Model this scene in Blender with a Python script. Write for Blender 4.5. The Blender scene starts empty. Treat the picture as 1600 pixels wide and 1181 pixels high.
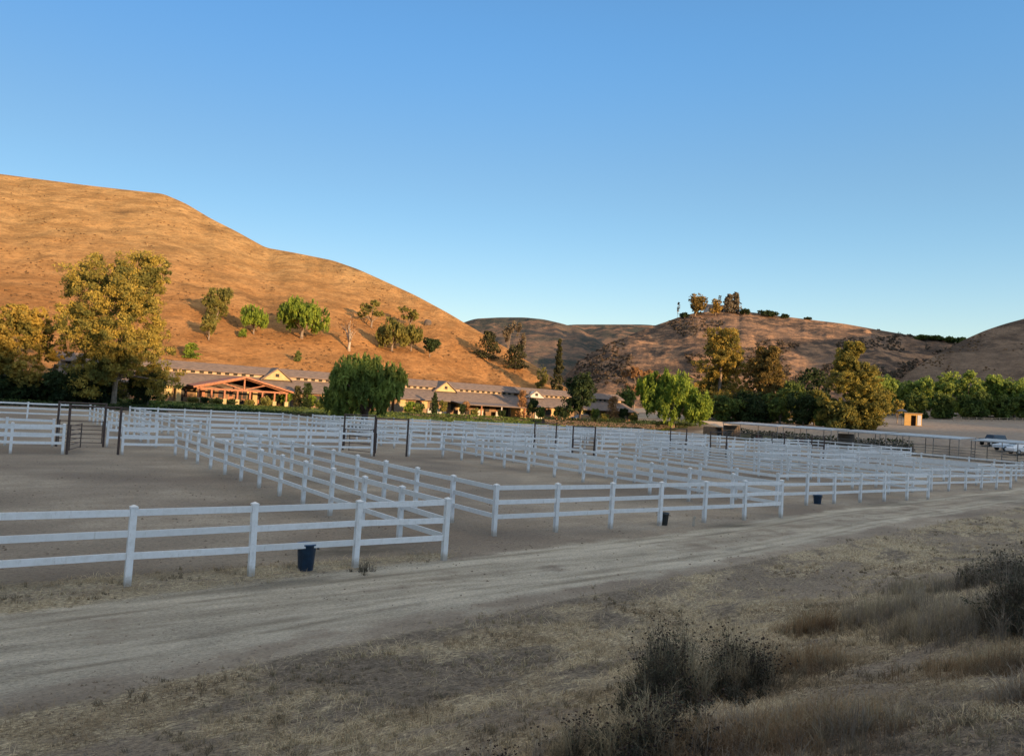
import bpy, math, random
import numpy as np
from mathutils import Matrix, Vector
C = bpy.context.scene.collection
rad = math.radians
RS = np.random.RandomState(7)

# ------------------------------------------------------------------ camera geometry
PITCH, ROLL, CH, F = 0.0329349, 0.0617645, 4.118, 1200.0
BAY = 2.44
_f = np.array([0, math.cos(PITCH), math.sin(PITCH)]); _u0 = np.array([0, -math.sin(PITCH), math.cos(PITCH)]); _r0 = np.array([1., 0, 0])
CR = _r0 * math.cos(ROLL) + _u0 * math.sin(ROLL); CU = -_r0 * math.sin(ROLL) + _u0 * math.cos(ROLL)
ANG = rad(36.0)
UX, UY = math.cos(ANG), math.sin(ANG)
OX, OY = -1.46, 19.85

def ray(px, py):
    d = _f + (px - 800) / F * CR - (py - 590.5) / F * CU
    return d / d[1]
def at(px, py, Y):
    d = ray(px, py)
    return np.array([d[0] * Y, Y, CH + d[2] * Y])
def ab(x, y):
    dx, dy = x - OX, y - OY
    return (dx * UX + dy * UY) / BAY, (-dx * UY + dy * UX) / BAY
def xy(a, b):
    return OX + (a * UX - b * UY) * BAY, OY + (a * UY + b * UX) * BAY
def a_at(px, b, py=640):
    "grid coordinate a where the line of sight of a column crosses the line b"
    d = ray(px, py)
    t = (b * BAY + (-OX * UY + OY * UX)) / (-d[0] * UY + UX)
    return ab(d[0] * t, t)[0]

# ------------------------------------------------------------------ noise
def _hash(ix, iy, s):
    n = (ix * 374761393 + iy * 668265263 + s * 974634777) & 0xffffffff
    n = ((n ^ (n >> 13)) * 1274126177) & 0xffffffff
    return ((n ^ (n >> 16)) & 0xffff) / 65535.0
def vnoise(x, y, s=0):
    x = np.asarray(x, float); y = np.asarray(y, float)
    ix = np.floor(x).astype(np.int64); iy = np.floor(y).astype(np.int64)
    fx = x - ix; fy = y - iy
    fx = fx * fx * (3 - 2 * fx); fy = fy * fy * (3 - 2 * fy)
    a = _hash(ix, iy, s); b = _hash(ix + 1, iy, s); c = _hash(ix, iy + 1, s); d = _hash(ix + 1, iy + 1, s)
    return (a * (1 - fx) + b * fx) * (1 - fy) + (c * (1 - fx) + d * fx) * fy
def fbm(x, y, o=4, s=0):
    v = 0; w = .5; t = 0
    for k in range(o):
        v = v + w * vnoise(x * 2 ** k + 13.7 * k, y * 2 ** k - 7.1 * k, s + k); t += w; w *= .5
    return v / t
def sst(e0, e1, x):
    t = np.clip((np.asarray(x, float) - e0) / (e1 - e0), 0, 1)
    return t * t * (3 - 2 * t)

# ------------------------------------------------------------------ terrain
def track_c(a):
    a = np.asarray(a, float)
    return np.where(a > -4, -.78 + .15 * a, -1.38 + .06 * (a + 4))
def gh(x, y):
    "height of the valley floor"
    x = np.asarray(x, float); y = np.asarray(y, float)
    a, b = ab(x, y)
    bp = b - np.clip(track_c(a) + .78, -.6, 5)
    bank = 2.45 * sst(0, 1, (-2.5 - bp) / 4.6)
    off = sst(2.2, 3.0, -bp)
    bank = bank + off * ((fbm(x * .55, y * .55, 3, 5) - .5) * .28 + (fbm(x * 2.1, y * 2.1, 2, 9) - .5) * .07)
    right = np.interp(a, [48, 56, 92, 115, 180], [0, 2.6, 5.6, 8.2, 13])
    right = right * sst(6, 12, b)
    back = 1.0 * sst(40, 47, b)
    far = sst(200, 700, np.hypot(x, y)) * 12
    return bank + np.maximum(right, back) + far
def ground_hit(px, py, hf=None, lo=2.0, hi=900):
    hf = hf or gh
    d = ray(px, py)
    t = np.exp(np.linspace(math.log(lo), math.log(hi), 4000))
    g = CH + d[2] * t - hf(d[0] * t, t)
    k = np.argmax(g < 0)
    if not (g < 0).any(): k = -1
    return np.array([d[0] * t[k], t[k], float(hf(d[0] * t[k], t[k]))])

# ------------------------------------------------------------------ materials
def mk(name):
    m = bpy.data.materials.new(name); m.use_nodes = True
    nt = m.node_tree; bs = nt.nodes['Principled BSDF']
    return m, nt, bs
def node(nt, t, **kw):
    n = nt.nodes.new(t)
    for k, v in kw.items():
        if k.startswith('i_'): n.inputs[k[2:].replace('_', ' ')].default_value = v
        else: setattr(n, k, v)
    return n
def noise(nt, scale, detail=6, rough=.6, coord=None, sc=None):
    n = node(nt, 'ShaderNodeTexNoise'); n.inputs['Scale'].default_value = scale
    n.inputs['Detail'].default_value = detail; n.inputs['Roughness'].default_value = rough
    if coord is not None:
        if sc is not None:
            mp = node(nt, 'ShaderNodeMapping'); mp.inputs['Scale'].default_value = sc
            nt.links.new(coord, mp.inputs['Vector']); coord = mp.outputs[0]
        nt.links.new(coord, n.inputs['Vector'])
    return n.outputs['Fac']
def ramp(nt, fac, p0, p1):
    n = node(nt, 'ShaderNodeMapRange'); n.interpolation_type = 'SMOOTHSTEP'
    n.inputs['From Min'].default_value = p0; n.inputs['From Max'].default_value = p1
    nt.links.new(fac, n.inputs['Value']); return n.outputs[0]
def mix(nt, fac, a, b, mode='MIX'):
    n = node(nt, 'ShaderNodeMix', data_type='RGBA', blend_type=mode)
    for s, v in ((0, fac), (6, a), (7, b)):
        if isinstance(v, (int, float)): n.inputs[s].default_value = v
        elif isinstance(v, tuple): n.inputs[s].default_value = (*v, 1) if len(v) == 3 else v
        else: nt.links.new(v, n.inputs[s])
    return n.outputs[2]
def fmath(nt, op, a, b=None):
    n = node(nt, 'ShaderNodeMath', operation=op)
    for s, v in ((0, a), (1, b)):
        if v is None: continue
        if isinstance(v, (int, float)): n.inputs[s].default_value = v
        else: nt.links.new(v, n.inputs[s])
    return n.outputs[0]
def bump(nt, bs, h, strength=.5, dist=.05):
    b = node(nt, 'ShaderNodeBump'); b.inputs['Strength'].default_value = strength; b.inputs['Distance'].default_value = dist
    nt.links.new(h, b.inputs['Height']); nt.links.new(b.outputs[0], bs.inputs['Normal'])
def simple(name, c1, c2=None, scale=3.0, rough=.7, bmp=0, bdist=.02, metal=0, objc=True, sc=None):
    m, nt, bs = mk(name)
    c2 = c2 or tuple(x * .75 for x in c1)
    co = node(nt, 'ShaderNodeTexCoord').outputs['Object' if objc else 'Generated']
    n = noise(nt, scale, 6, .6, co, sc)
    nt.links.new(mix(nt, ramp(nt, n, .35, .65), c1, c2), bs.inputs['Base Color'])
    bs.inputs['Roughness'].default_value = rough; bs.inputs['Metallic'].default_value = metal
    if bmp: bump(nt, bs, noise(nt, scale * 4, 5, .6, co, sc), bmp, bdist)
    return m

def ground_mat():
    m, nt, bs = mk('ground')
    geo = node(nt, 'ShaderNodeNewGeometry').outputs['Position']
    rot = node(nt, 'ShaderNodeMapping'); rot.inputs['Rotation'].default_value = (0, 0, -ANG)
    nt.links.new(geo, rot.inputs['Vector']); P = rot.outputs[0]
    at_ = lambda n: (lambda q: q.outputs['Fac'])(node(nt, 'ShaderNodeAttribute', attribute_name=n))
    track, grass, lawn, lot = at_('track'), at_('grass'), at_('lawn'), at_('lot')
    fine = noise(nt, 7, 8, .7, P)
    mid = noise(nt, 1.1, 6, .6, P, (.6, 1, 1))
    big = noise(nt, .16, 4, .5, P, (.7, 1, 1))
    vfine = noise(nt, 38, 4, .7, P)
    lit = noise(nt, 21, 7, .82, P, (.6, 1.3, 1))
    grit = noise(nt, 75, 3, .8, P)
    # arena dirt
    dirt = mix(nt, ramp(nt, mid, .3, .7), (.36, .295, .225), (.47, .39, .30))
    dirt = mix(nt, ramp(nt, big, .35, .68), dirt, (.25, .20, .155))
    dirt = mix(nt, fmath(nt, 'MULTIPLY', ramp(nt, fine, .48, .72), .7), dirt, (.14, .108, .085))
    # track
    streak = noise(nt, 1.0, 6, .62, P, (.16, 1.5, 1))
    tr = mix(nt, ramp(nt, streak, .36, .64), (.63, .555, .44), (.44, .38, .295))
    tr = mix(nt, fmath(nt, 'MULTIPLY', ramp(nt, mid, .48, .66), .5), tr, (.36, .315, .25))
    tr = mix(nt, fmath(nt, 'MULTIPLY', ramp(nt, fine, .5, .75), .35), tr, (.22, .19, .155))
    # verge soil and straw
    soil = mix(nt, ramp(nt, fine, .38, .66), (.25, .20, .15), (.095, .077, .06))
    soil = mix(nt, ramp(nt, big, .4, .65), soil, (.30, .24, .18))
    st_n = noise(nt, 16, 6, .75, P, (.45, 1.5, 1))
    straw = mix(nt, ramp(nt, st_n, .38, .62), (.66, .545, .365), (.22, .175, .12))
    straw = mix(nt, fmath(nt, 'MULTIPLY', ramp(nt, mid, .45, .7), .6), straw, (.32, .25, .165))
    g3 = noise(nt, 3.2, 5, .7, P, (.5, 1.6, 1))
    gm = fmath(nt, 'ADD', grass, fmath(nt, 'MULTIPLY', fmath(nt, 'SUBTRACT', fine, .5), 1.5))
    gm = fmath(nt, 'ADD', gm, fmath(nt, 'MULTIPLY', fmath(nt, 'SUBTRACT', g3, .5), 2.4))
    verge = mix(nt, ramp(nt, gm, .05, .95), soil, straw)
    vmask = at_('verge')
    vm = fmath(nt, 'ADD', vmask, fmath(nt, 'MULTIPLY', fmath(nt, 'SUBTRACT', mid, .5), .9))
    col = mix(nt, ramp(nt, vm, .35, .6), dirt, verge)
    tm = fmath(nt, 'ADD', track, fmath(nt, 'MULTIPLY', fmath(nt, 'SUBTRACT', mid, .5), 2.0))
    tm = fmath(nt, 'ADD', tm, fmath(nt, 'MULTIPLY', fmath(nt, 'SUBTRACT', fine, .5), 1.0))
    col = mix(nt, fmath(nt, 'MULTIPLY', ramp(nt, tm, .15, .85), ramp(nt, track, .02, .3)), col, tr)
    spk = fmath(nt, 'ADD', fmath(nt, 'MULTIPLY', lit, 1.0), fmath(nt, 'MULTIPLY', grit, .35))
    amp = fmath(nt, 'ADD', fmath(nt, 'MULTIPLY', ramp(nt, mid, .4, .6), .25), fmath(nt, 'ADD', .5, fmath(nt, 'MULTIPLY', ramp(nt, vm, .3, .6), .5)))
    dk = fmath(nt, 'MULTIPLY', ramp(nt, spk, .66, .54), amp)
    col = mix(nt, fmath(nt, 'MULTIPLY', dk, .85), col, mix(nt, 1.0, col, (.30, .28, .27), 'MULTIPLY'))
    br = fmath(nt, 'MULTIPLY', ramp(nt, spk, .69, .79), amp)
    col = mix(nt, fmath(nt, 'MULTIPLY', br, .7), col, mix(nt, 1.0, col, (1.75, 1.72, 1.6), 'MULTIPLY'))
    col = mix(nt, fmath(nt, 'MULTIPLY', at_('rut'), ramp(nt, streak, .3, .6)), col, mix(nt, 1.0, col, (.55, .53, .5), 'MULTIPLY'))
    col = mix(nt, fmath(nt, 'MULTIPLY', at_('damp'), ramp(nt, mid, .25, .55)), col, (.085, .075, .058))
    lc = mix(nt, ramp(nt, noise(nt, 2.2, 5, .7, P), .35, .65), (.075, .115, .03), (.17, .17, .05))
    lm = fmath(nt, 'ADD', lawn, fmath(nt, 'MULTIPLY', fmath(nt, 'SUBTRACT', mid, .5), .8))
    col = mix(nt, ramp(nt, lm, .4, .6), col, lc)
    col = mix(nt, lot, col, mix(nt, ramp(nt, mid, .3, .7), (.34, .28, .22), (.24, .19, .155)))
    nt.links.new(col, bs.inputs['Base Color']); bs.inputs['Roughness'].default_value = .95
    bs.inputs['Specular IOR Level'].default_value = .15
    h = fmath(nt, 'ADD', fine, fmath(nt, 'MULTIPLY', lit, .8))
    h = fmath(nt, 'ADD', h, fmath(nt, 'MULTIPLY', grit, .3))
    h = fmath(nt, 'ADD', h, fmath(nt, 'MULTIPLY', streak, 1.2))
    bump(nt, bs, h, .8, .09)
    return m

def hill_mat(name, c_base, c_mid, c_dark, scale=.02, dark=(.42, .62), low=None):
    m, nt, bs = mk(name)
    P = node(nt, 'ShaderNodeNewGeometry').outputs['Position']
    big = noise(nt, scale, 6, .6, P, (1, 1, 2.5))
    med = noise(nt, scale * 6, 7, .68, P, (.6, .6, 1.6))
    fine = noise(nt, scale * 34, 6, .75, P, (.6, .6, 1.4))
    col = mix(nt, ramp(nt, med, .36, .62), c_base, c_mid)  # base hill tone broken up by noise with the middle tone
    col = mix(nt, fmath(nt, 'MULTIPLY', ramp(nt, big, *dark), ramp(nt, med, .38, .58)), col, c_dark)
    col = mix(nt, fmath(nt, 'MULTIPLY', ramp(nt, fine, .48, .66), .65), col, c_dark)
    vf = noise(nt, scale * 110, 5, .8, P, (.5, .5, 1.6))
    col = mix(nt, fmath(nt, 'MULTIPLY', ramp(nt, vf, .5, .68), .6), col, c_dark)
    col = mix(nt, fmath(nt, 'MULTIPLY', ramp(nt, vf, .48, .34), .4), col, mix(nt, 1.0, c_base + (1,) if False else c_base, (1.25, 1.2, 1.1), 'MULTIPLY'))
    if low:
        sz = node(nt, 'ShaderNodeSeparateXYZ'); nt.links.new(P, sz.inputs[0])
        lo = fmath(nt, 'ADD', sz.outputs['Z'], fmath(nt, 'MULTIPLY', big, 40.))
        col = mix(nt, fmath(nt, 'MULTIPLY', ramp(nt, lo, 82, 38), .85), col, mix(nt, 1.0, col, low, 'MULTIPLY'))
    nt.links.new(col, bs.inputs['Base Color']); bs.inputs['Roughness'].default_value = 1
    bs.inputs['Specular IOR Level'].default_value = 0
    bump(nt, bs, fmath(nt, 'ADD', fmath(nt, 'MULTIPLY', fine, 1.0), med), 1.0, 1.1)
    return m

def leaf_mat(name, c1, c2, trans=.3, c3=None):
    m, nt, bs = mk(name)
    g = node(nt, 'ShaderNodeNewGeometry')
    rp = g.outputs['Random Per Island']
    n = noise(nt, .35, 3, .6, node(nt, 'ShaderNodeTexCoord').outputs['Object'])
    col = mix(nt, rp, c1, c2)
    col = mix(nt, ramp(nt, n, .42, .62), col, c3 or tuple(x * .55 for x in c1))
    nt.links.new(col, bs.inputs['Base Color']); bs.inputs['Roughness'].default_value = .75
    bs.inputs['Specular IOR Level'].default_value = .2
    tr = node(nt, 'ShaderNodeBsdfTranslucent'); nt.links.new(col, tr.inputs[0])
    ms = node(nt, 'ShaderNodeMixShader'); ms.inputs[0].default_value = trans
    nt.links.new(bs.outputs[0], ms.inputs[1]); nt.links.new(tr.outputs[0], ms.inputs[2])
    nt.links.new(ms.outputs[0], nt.nodes['Material Output'].inputs[0])
    return m

M = {}
M['ground'] = ground_mat()
def vinyl():
    m, nt, bs = mk('white_vinyl')
    tc = node(nt, 'ShaderNodeTexCoord').outputs['Object']
    P = node(nt, 'ShaderNodeNewGeometry').outputs['Position']
    z = node(nt, 'ShaderNodeSeparateXYZ'); nt.links.new(P, z.inputs[0])
    n = noise(nt, 6, 6, .7, P)
    low = fmath(nt, 'ADD', fmath(nt, 'MULTIPLY', z.outputs['Z'], -2.4), fmath(nt, 'ADD', .45, fmath(nt, 'MULTIPLY', n, .5)))
    oi = node(nt, 'ShaderNodeObjectInfo').outputs['Random']
    c = mix(nt, ramp(nt, n, .4, .75), (.80, .80, .80), (.66, .65, .63))
    c = mix(nt, fmath(nt, 'MULTIPLY', oi, .5), c, (.60, .60, .59))
    st_ = noise(nt, 1.0, 5, .75, P, (14, 14, 2.2))
    c = mix(nt, fmath(nt, 'MULTIPLY', ramp(nt, st_, .56, .74), .5), c, (.42, .39, .34))
    c = mix(nt, fmath(nt, 'MULTIPLY', ramp(nt, low, .05, .6), .8), c, (.34, .29, .23))
    nt.links.new(c, bs.inputs['Base Color']); bs.inputs['Roughness'].default_value = .5
    return m
M['vinyl'] = vinyl()
M['pipe'] = simple('brown_pipe', (.075, .045, .035), (.05, .03, .025), 5, .6)
M['tile'] = simple('roof_tile', (.205, .155, .13), (.125, .098, .086), 1.2, .8, .7, .05, sc=(1, 3, 3))
M['wood'] = simple('red_wood', (.40, .145, .06), (.24, .085, .04), 3, .6)
M['plaster'] = simple('yellow_plaster', (.52, .41, .20), (.42, .32, .16), 1.5, .85)
M['plaster_pale'] = simple('pale_plaster', (.55, .53, .48), (.42, .40, .37), 1.5, .85)
M['wallbrown'] = simple('brown_plaster', (.26, .17, .10), (.18, .115, .07), 1.5, .85)
M['trim'] = simple('pale_trim', (.48, .36, .25), (.38, .28, .19), 2, .7)
M['glass'] = simple('dark_glass', (.03, .03, .035), (.05, .045, .04), 1, .12)
M['dark'] = simple('dark_opening', (.035, .03, .025), (.02, .018, .015), 2, .8)
M['shade_wood'] = simple('shade_boards', (.20, .16, .125), (.10, .08, .065), 2.5, .9, sc=(1, 1, 4))  # dark tone stands in for shade beneath the shelter roofs
M['metal'] = simple('galvanised_roof', (.48, .48, .48), (.33, .325, .32), 1.5, .45, metal=.3)
M['steel'] = simple('steel_post', (.30, .27, .24), (.2, .18, .16), 3, .6)
M['bark'] = simple('bark', (.30, .24, .18), (.16, .12, .09), 2, .9, .6, .04)
M['bark_dark'] = simple('dark_bark', (.11, .08, .06), (.06, .045, .035), 3, .9)
M['bark_pale'] = simple('pale_bark', (.48, .42, .34), (.34, .28, .22), 2, .9)
M['rock'] = simple('rock', (.16, .13, .11), (.09, .075, .065), .8, .95, .8, .2)
M['blue'] = simple('blue_plastic', (.03, .085, .18), (.022, .06, .13), 6, .45)
M['grey_plastic'] = simple('grey_plastic', (.06, .075, .085), (.04, .05, .055), 6, .5)
M['rubber'] = simple('rubber', (.02, .02, .02), (.03, .03, .03), 5, .8)
M['carpaint_white'] = simple('white_paint', (.78, .79, .80), (.74, .75, .76), 2, .25)
M['carpaint_dark'] = simple('dark_paint', (.04, .045, .06), (.03, .035, .045), 2, .25)
M['carpaint_blue'] = simple('silver_blue_paint', (.60, .66, .72), (.52, .58, .64), 2, .25)
M['orange'] = simple('tan_boards', (.80, .47, .14), (.68, .40, .12), 3, .8)

M['syc'] = leaf_mat('sycamore_leaves', (.36, .29, .06), (.46, .34, .075), .3, (.15, .15, .04))
M['gold'] = leaf_mat('golden_leaves', (.48, .30, .07), (.36, .25, .055), .3, (.20, .145, .04))
M['goldolive'] = leaf_mat('gold_olive_leaves', (.38, .28, .06), (.48, .33, .07), .3, (.16, .15, .04))
M['goldolive2'] = leaf_mat('gold_green_leaves', (.36, .29, .06), (.29, .25, .055), .3, (.14, .14, .04))
M['goldbrown'] = leaf_mat('gold_brown_leaves', (.30, .19, .055), (.22, .165, .05), .3, (.10, .085, .03))
M['centre_leaf'] = leaf_mat('centre_leaves', (.18, .24, .05), (.26, .32, .07), .35, (.10, .145, .035))
M['belt'] = leaf_mat('belt_leaves', (.26, .34, .07), (.36, .43, .09), .35, (.14, .20, .055))
M['bush_leaf'] = leaf_mat('bush_leaves', (.055, .055, .035), (.09, .085, .05), .1, (.035, .037, .025))
M['olive'] = leaf_mat('olive_leaves', (.20, .20, .05), (.29, .25, .065), .3, (.115, .12, .035))
M['pepper'] = leaf_mat('pepper_leaves', (.20, .29, .04), (.31, .38, .05), .35, (.09, .15, .028))
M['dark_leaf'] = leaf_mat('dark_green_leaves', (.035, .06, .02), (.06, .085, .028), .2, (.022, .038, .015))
M['mid_leaf'] = leaf_mat('mid_green_leaves', (.11, .16, .04), (.18, .22, .05), .3, (.06, .095, .028))
M['conifer'] = leaf_mat('conifer_needles', (.06, .065, .025), (.10, .09, .035), .15, (.035, .04, .02))
M['brown_leaf'] = leaf_mat('brown_leaves', (.38, .20, .09), (.46, .27, .12), .25, (.20, .12, .065))
M['grey_leaf'] = leaf_mat('grey_leaves', (.20, .17, .12), (.26, .21, .14), .25, (.12, .10, .07))
M['straw'] = leaf_mat('straw', (.74, .61, .41), (.42, .33, .21), .25, (.28, .21, .13))
M['mixed_straw'] = leaf_mat('mixed_straw', (.50, .41, .25), (.26, .20, .13), .2, (.17, .135, .09))
M['rust_straw'] = leaf_mat('rusty_straw', (.44, .29, .15), (.24, .16, .09), .25, (.16, .105, .065))
M['taupe'] = leaf_mat('taupe_stems', (.48, .40, .30), (.24, .19, .145), .2, (.17, .14, .11))
M['dk_stem'] = leaf_mat('dark_stems', (.14, .12, .085), (.07, .06, .045), .15, (.05, .045, .033))
M['seed'] = leaf_mat('seed_heads', (.035, .022, .018), (.06, .035, .025), .05, (.025, .017, .015))
M['scrub_dark'] = leaf_mat('scrub_dark', (.11, .085, .06), (.16, .11, .075), .1, (.06, .055, .04))
M['scrub'] = leaf_mat('scrub', (.27, .16, .08), (.19, .12, .06), .1, (.13, .085, .045))

# ------------------------------------------------------------------ mesh helpers
class MB:
    def __init__(s): s.v = []; s.f = []; s.n = 0
    def add(s, vs, fs):
        vs = np.asarray(vs, float)
        s.v.append(vs); s.f += [tuple(i + s.n for i in f) for f in fs]; s.n += len(vs); return s
    def box(s, x0, y0, z0, x1, y1, z1):
        v = [(x0, y0, z0), (x1, y0, z0), (x1, y1, z0), (x0, y1, z0), (x0, y0, z1), (x1, y0, z1), (x1, y1, z1), (x0, y1, z1)]
        return s.add(v, [(0, 3, 2, 1), (4, 5, 6, 7), (0, 1, 5, 4), (1, 2, 6, 5), (2, 3, 7, 6), (3, 0, 4, 7)])
    def beam(s, p, q, w, h):
        "rectangular bar p to q, width w (horizontal), height h"
        p, q = Vector(p), Vector(q); d = (q - p).normalized()
        side = d.cross(Vector((0, 0, 1)))
        side = side.normalized() if side.length > 1e-4 else Vector((1, 0, 0))
        up = side.cross(d).normalized(); a = side * w / 2; b = up * h / 2
        v = [p - a - b, p + a - b, p + a + b, p - a + b, q - a - b, q + a - b, q + a + b, q - a + b]
        return s.add([tuple(x) for x in v], [(0, 3, 2, 1), (4, 5, 6, 7), (0, 1, 5, 4), (1, 2, 6, 5), (2, 3, 7, 6), (3, 0, 4, 7)])
    def tube(s, pts, rr, n=7):
        pts = [Vector(p) for p in pts]; rings = []
        for i, p in enumerate(pts):
            d = (pts[min(i + 1, len(pts) - 1)] - pts[max(i - 1, 0)]).normalized()
            a = d.cross(Vector((.31, .95, .05))).normalized(); b = d.cross(a)
            r = rr[i] if hasattr(rr, '__len__') else rr
            rings += [tuple(p + (a * math.cos(2 * math.pi * k / n) + b * math.sin(2 * math.pi * k / n)) * r) for k in range(n)]
        fs = [(i * n + k, i * n + (k + 1) % n, (i + 1) * n + (k + 1) % n, (i + 1) * n + k) for i in range(len(pts) - 1) for k in range(n)]
        fs += [tuple(range(n))[::-1], tuple((len(pts) - 1) * n + k for k in range(n))]
        return s.add(rings, fs)
    def lathe(s, prof, n=18, c=(0, 0, 0)):
        v = [(c[0] + r * math.cos(2 * math.pi * k / n), c[1] + r * math.sin(2 * math.pi * k / n), c[2] + z) for r, z in prof for k in range(n)]
        f = [(i * n + k, i * n + (k + 1) % n, (i + 1) * n + (k + 1) % n, (i + 1) * n + k) for i in range(len(prof) - 1) for k in range(n)]
        return s.add(v, f)
    def prism(s, poly, x0, x1, ax='x'):
        "polygon in (u,w) extruded along axis"
        n = len(poly)
        if ax == 'x': v = [(x0, a, b) for a, b in poly] + [(x1, a, b) for a, b in poly]
        else: v = [(a, x0, b) for a, b in poly] + [(a, x1, b) for a, b in poly]
        return s.add(v, [tuple(range(n))[::-1], tuple(range(n, 2 * n))] + [(k, (k + 1) % n, n + (k + 1) % n, n + k) for k in range(n)])
    def mesh(s, name, mat):
        me = bpy.data.meshes.new(name)
        me.from_pydata([tuple(p) for p in np.concatenate(s.v)], [], s.f); me.update()
        me.materials.append(mat); return me
    def build(s, name, mat, parent=None, smooth=False):
        return link(name, s.mesh(name, mat), parent, smooth)
def link(name, me, parent=None, smooth=False):
    o = bpy.data.objects.new(name, me); C.objects.link(o)
    if parent is not None: o.parent = parent
    if smooth: me.polygons.foreach_set('use_smooth', [True] * len(me.polygons))
    return o
def tag(o, label=None, cat=None, group=None, kind=None):
    for k, v in (('label', label), ('category', cat), ('group', group), ('kind', kind)):
        if v: o[k] = v
    return o
def empty(name, loc, label, cat, group=None, rz=0):
    o = bpy.data.objects.new(name, None); C.objects.link(o); o.location = loc; o.rotation_euler = (0, 0, rz)
    o.empty_display_size = .3
    return tag(o, label, cat, group)
def npmesh(name, V, Q, mat, smooth=False, attrs=None):
    "fast mesh from numpy arrays, Q faces of equal size"
    V = np.asarray(V, np.float32); Q = np.asarray(Q, np.int32); k = Q.shape[1]
    me = bpy.data.meshes.new(name)
    me.vertices.add(len(V)); me.vertices.foreach_set('co', V.ravel())
    me.loops.add(Q.size); me.loops.foreach_set('vertex_index', Q.ravel())
    me.polygons.add(len(Q)); me.polygons.foreach_set('loop_start', np.arange(0, Q.size, k, dtype=np.int32))
    if smooth: me.polygons.foreach_set('use_smooth', np.ones(len(Q), bool))
    me.update(calc_edges=True)
    for n, arr in (attrs or {}).items():
        at_ = me.attributes.new(n, 'FLOAT', 'POINT'); at_.data.foreach_set('value', np.asarray(arr, np.float32).ravel())
    me.materials.append(mat); return me

def grid_faces(nr, nc, wrap=False):
    i, j = np.meshgrid(np.arange(nr - 1), np.arange(nc if wrap else nc - 1), indexing='ij')
    j2 = (j + 1) % nc
    return np.stack([i * nc + j, i * nc + j2, (i + 1) * nc + j2, (i + 1) * nc + j], -1).reshape(-1, 4)

# ------------------------------------------------------------------ ground
def masks(x, y):
    a, b = ab(x, y); tc = track_c(a)
    d = b - tc
    wv = .10 * np.sin(a * .35) + .25 * (fbm(a * .3, b * .3, 2, 90) - .5)
    track = np.maximum(sst(.40, .06, np.abs(np.abs(d + wv) - .46)), .55 * sst(.85, .4, np.abs(d + wv)))
    track = track * np.interp(a, [4, 16], [1, .72]) + np.where(a < 3, .5 * sst(1.25, .4, np.abs(d + .1)), 0) * (1 - track)
    rut = 0
    for c_, w_, k_ in ((-.58, .035, .8), (-.40, .05, .6), (.36, .035, .8), (.60, .05, .6), (-.02, .10, .45)):
        rut = np.maximum(rut, k_ * np.exp(-((d + wv - c_ + .02 * np.sin(a * 1.3)) / w_) ** 2))
    # trodden dirt between the track and the pens further right
    verge = np.maximum(sst(-.85, -1.25, d), 0)
    nearf = sst(1.0, .7, np.abs(b + .45)) * sst(1.2, -.4, a) * sst(.55, .9, d)
    verge = np.maximum(verge, nearf * .75)
    g = fbm(a * 2.0, b * 5.0, 5, 21)
    g2 = fbm(a * .6, b * 1.2, 3, 33)
    grass = np.clip((g - .5) * 3.0 + .5 + (g2 - .5) * 2.2 + .05, 0, 1)
    path = np.exp(-((d + 3.1 + .25 * np.sin(a)) / .45) ** 2) * .0
    grass = np.clip(grass + .5 * nearf, 0, 1)
    damp = .42 * np.clip(fbm(a * .45, b * .6, 4, 140) * 3.2 - 1.75, 0, 1) * (b > .2)
    damp = np.maximum(damp, .5 * np.exp(-((b - 12.4 - .3 * np.round(a / 7.4)) / .5) ** 2) * (a > -7) * fbm(a, b, 2, 3))
    for pa, pb, ra, rb, w_ in ((-.75, .75, .8, .35, .85), (-1.9, -.35, .9, .18, .6), (5.6, .7, .8, .22, .7), (12.3, 1.75, 1.2, .22, .65), (3.2, .8, .5, .2, .4), (-4.4, .6, .8, .3, .3)):
        damp = np.maximum(damp, w_ * np.exp(-((a - pa) / ra) ** 2 - ((b - pb) / rb) ** 2))
    lawn = sst(41.3, 42.0, b + (fbm(x * .08, y * .08, 2, 3) - .5) * 3) * sst(49.8, 49.3, b) * sst(56, 52, a)
    lot = sst(50, 54, a) * sst(6, 10, b) * sst(44, 36, b - (a - 60) * .25)
    return dict(track=track, verge=verge, grass=grass, lawn=lawn, lot=lot, damp=damp, rut=rut)
nA = 900
rr = np.concatenate([[.01], np.exp(np.linspace(math.log(1.0), math.log(3500), 400))])
th = np.arange(nA) / nA * 2 * math.pi
# more columns towards the view
th = th + .55 * np.sin(th - math.pi / 2 + math.pi) * 0
R_, T_ = np.meshgrid(rr, th, indexing='ij')
gx, gy = R_ * np.cos(T_), R_ * np.sin(T_)
GV = np.stack([gx, gy, gh(gx, gy)], -1).reshape(-1, 3)
gme = npmesh('ground', GV, grid_faces(len(rr), nA, True), M['ground'], True, masks(GV[:, 0], GV[:, 1]))
tag(link('ground', gme), kind='structure')

# the dirt track, its own sheet just above the ground
ta = np.linspace(-30, 75, 1500); tw = np.linspace(-1, 1, 61)
TA, TW = np.meshgrid(ta, tw, indexing='ij')
wob = .80 + .14 * (fbm(TA * .5, TW * 0 + np.sign(TW) * 3, 3, 40) - .5)
TB = track_c(TA) + TW * wob
tx, ty = xy(TA, TB)
TV = np.stack([tx, ty, gh(tx, ty) + .007 - .009 * np.abs(TW) ** 6], -1).reshape(-1, 3)
tag(link('dirt_track', npmesh('dirt_track', TV, grid_faces(len(ta), len(tw)), M['ground'], True, masks(TV[:, 0], TV[:, 1]))), kind='structure')

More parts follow.
